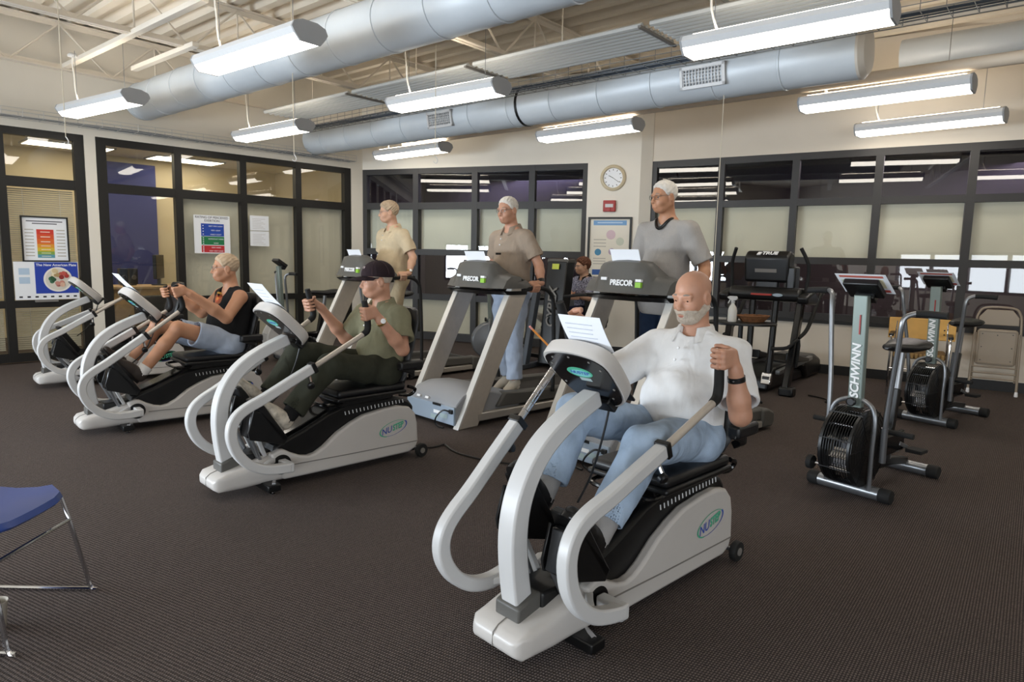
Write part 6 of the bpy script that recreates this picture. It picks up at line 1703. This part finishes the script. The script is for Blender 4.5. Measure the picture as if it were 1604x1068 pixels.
# yellow chair
yp = WR.P(3.60, 0, .85)
t = thing('stacking_chair', 'chair with a yellow plywood back and striped brown seat behind the farther air bike', 'chair', yp, WR.rz())
M_cush = mat('brown_striped_fabric', '#6b5230', .9, bump=.4, bscale=60, var=.3, vscale=20)
ring = []
for i in range(13):
    x = -.33 + .66 * i / 12; y = .20 + .03 * (1 - (x / .33) ** 2)
    ring.append([(x, y, .60), (x, y + .014, .60), (x, y + .03, .84), (x, y + .016, .84)])
MB().loft(ring).build('backrest', M_yellow, t, .01, sharp=60)
co = MB().span((-.25, -.24, .42), (.25, .20, .49)).build('seat_cushion', M_cush, t, .03, seg=3)
for k in range(12): MB().span((-.24 + k * .041, -.247, .43), (-.215 + k * .041, -.235, .485)).build('seat_stripe', mat('tan_stripe', '#a08050', .9), co, .004)
for s in (-1, 1):
    MB().tube([(s * .28, -.22, .0), (s * .28, -.20, .60), (s * .28, -.14, .66), (s * .28, .18, .66)], .011, 8, smooth=4).build('front_leg', M_chrome, t)
    MB().tube([(s * .27, .30, 0), (s * .26, .22, .45), (s * .25, .235, .80)], .011, 8, smooth=3).build('rear_leg', M_chrome, t)
    MB().span((s * .28 - .025, -.20, .655), (s * .28 + .025, .18, .685)).build('armrest', M_blk, t, .01)
    for z, y in ((.65, .207), (.70, .211)): MB().lathe([(.008, 0), (.008, .006)], (s * .22, y + .003, z + .02), (0, -1, 0), 10).build('bolt_head', M_blk, t)
MB().tube([(-.28, -.21, .30), (.28, -.21, .30)], .009, 8).build('cross_bar', M_chrome, t)

# blue chair at the left edge
t = thing('blue_chair', 'blue plastic chair on a chrome sled frame cut by the left edge of the picture', 'chair', (-2.06, 2.46, 0), R(0))
M_bl = mat('blue_polypropylene', '#2f4a93', .35)
secs = []
for i in range(9):
    y = -.24 + .48 * i / 8; e = abs(y / .24)
    hw = .24 - .09 * max(0, (e - .55) / .45) ** 2
    z = .452 - .014 * (1 - e * e)
    secs.append([(-hw, y, z + .012), (-hw * .6, y, z), (0, y, z - .006), (hw * .6, y, z), (hw, y, z + .012), (hw + .012, y, z - .01), (hw, y, z - .022), (0, y, z - .028), (-hw, y, z - .022), (-hw - .012, y, z - .01)])
MB().loft(secs).build('seat', M_bl, t, sharp=60)
secs = []
for i in range(7):
    f = i / 6; z = .50 + .34 * f; hw = .215 - .03 * f ** 3
    secs.append([(-.25 - .10 * f + .03 * (k / 6 * 2 - 1) ** 2, -hw + 2 * hw * k / 6, z) for k in range(7)] + [(-.262 - .10 * f + .03 * (k / 6 * 2 - 1) ** 2, -hw + 2 * hw * k / 6, z) for k in range(6, -1, -1)])
MB().loft(secs).build('backrest', M_bl, t, sharp=60)
for s in (-1, 1):
    MB().tube([(.21, s * .20, .43), (.235, s * .215, .30), (.285, s * .235, .03), (.27, s * .235, .010), (-.26, s * .235, .010), (-.28, s * .235, .03), (-.24, s * .21, .43), (-.29, s * .20, .6)], .009, 8, smooth=4).build('sled_leg', M_chrome, t)
MB().tube([(.232, -.213, .325), (.232, .213, .325)], .008, 8).build('front_stretcher', M_chrome, t)
t = thing('plastic_cup', 'clear plastic cup on the carpet under the blue chair', 'cup', (-1.945, 2.40, 0))
MB().lathe([(.028, 0), (.030, .003), (.038, .10), (.041, .104), (.041, .108), (.036, .104), (.028, .006)], (0, 0, 0), (0, 0, 1), 24).build('cup_wall', mat('cloudy_plastic', '#b3aca0', .25), t)

# office behind the left glass
dk = WL.P(1.42, 0, -1.0)
t = thing('office_desk', 'light wood desk seen through the first pane of the left glazed wall', 'desk', dk, WL.rz())
MB().prism([(-.15, -.35), (.9, -.35), (1.05, -.2), (1.05, .3), (-.15, .3)], .86, .90, 'z').build('desk_top', M_wood, t, .008)
MB().span((-.13, -.28, 0), (.95, -.25, .86)).build('modesty_panel', M_wood, t)
for x in (-.12, .92): MB().span((x - .02, -.28, 0), (x + .02, .28, .86)).build('side_panel', M_wood, t)
for k in range(2):
    p = WL.P(1.53 + k * .135, .90, -1.05)
    tt = thing('desk_speaker', 'left of the two small black speakers on the office desk' if k == 0 else 'right of the two small black speakers on the office desk', 'speaker', p, WL.rz(), 'desk speakers')
    MB().span((-.055, -.06, .02), (.055, .06, .25)).build('cabinet', M_blk, tt, .008)
    MB().prism([(-.03, 0), (.03, 0), (.04, .02), (-.04, .02)], -.05, .05).build('foot', M_blkgloss, tt)
    MB().lathe([(.035, 0), (.03, .004), (.01, -.0)], (0, -.061, .12), (0, -1, 0), 16).build('driver', M_dkgrey, tt)
tt = thing('computer_monitor', 'black computer monitor on the office desk beside the window mullion', 'monitor', WL.P(2.0, .90, -.95), WL.rz() + R(60))
MB().span((-.26, -.025, .10), (.26, .025, .46)).build('bezel', M_blk, tt, .008)
MB().span((-.04, -.02, .02), (.04, .02, .15)).build('neck', M_blk, tt)
MB().lathe([(.11, 0), (.11, .012), (.03, .02)], (0, 0, 0), (0, 0, 1), 20).build('stand_base', M_blk, tt)
tt = thing('office_chair', 'dark grey office chair in front of the office desk', 'office chair', WL.P(1.72, 0, -.42), WL.rz())
MB().prism([(-.24, .50), (-.25, .66), (-.22, .78), (.22, .78), (.25, .66), (.24, .50)], -.035, .035, 'y').build('backrest', mat('charcoal_mesh', '#3a3836', .6), tt, .03, seg=3)
MB().span((-.24, -.02, .40), (.24, .42, .48)).build('seat', M_pad, tt, .03, seg=3)
MB().tube([(0, .2, .08), (0, .2, .42)], .03, 12).build('gas_lift', M_blk, tt)
MB().sweep([(0, .03, .55), (0, .06, .42), (0, .2, .40)], .06, .02, (1, 0, 0)).build('back_bracket', M_blk, tt)
for k in range(5):
    a = 2 * PI * k / 5; q = (.25 * math.cos(a), .2 + .25 * math.sin(a), .055)
    lo_ = MB().sweep([(0, .2, .10), q], .035, .03, (0, 0, 1)).build('base_leg', M_blk, tt)
    MB().lathe([(.027, -.012), (.027, .012)], (q[0], q[1], .027), (math.sin(a), -math.cos(a), 0), 12).build('caster', M_blk, lo_)
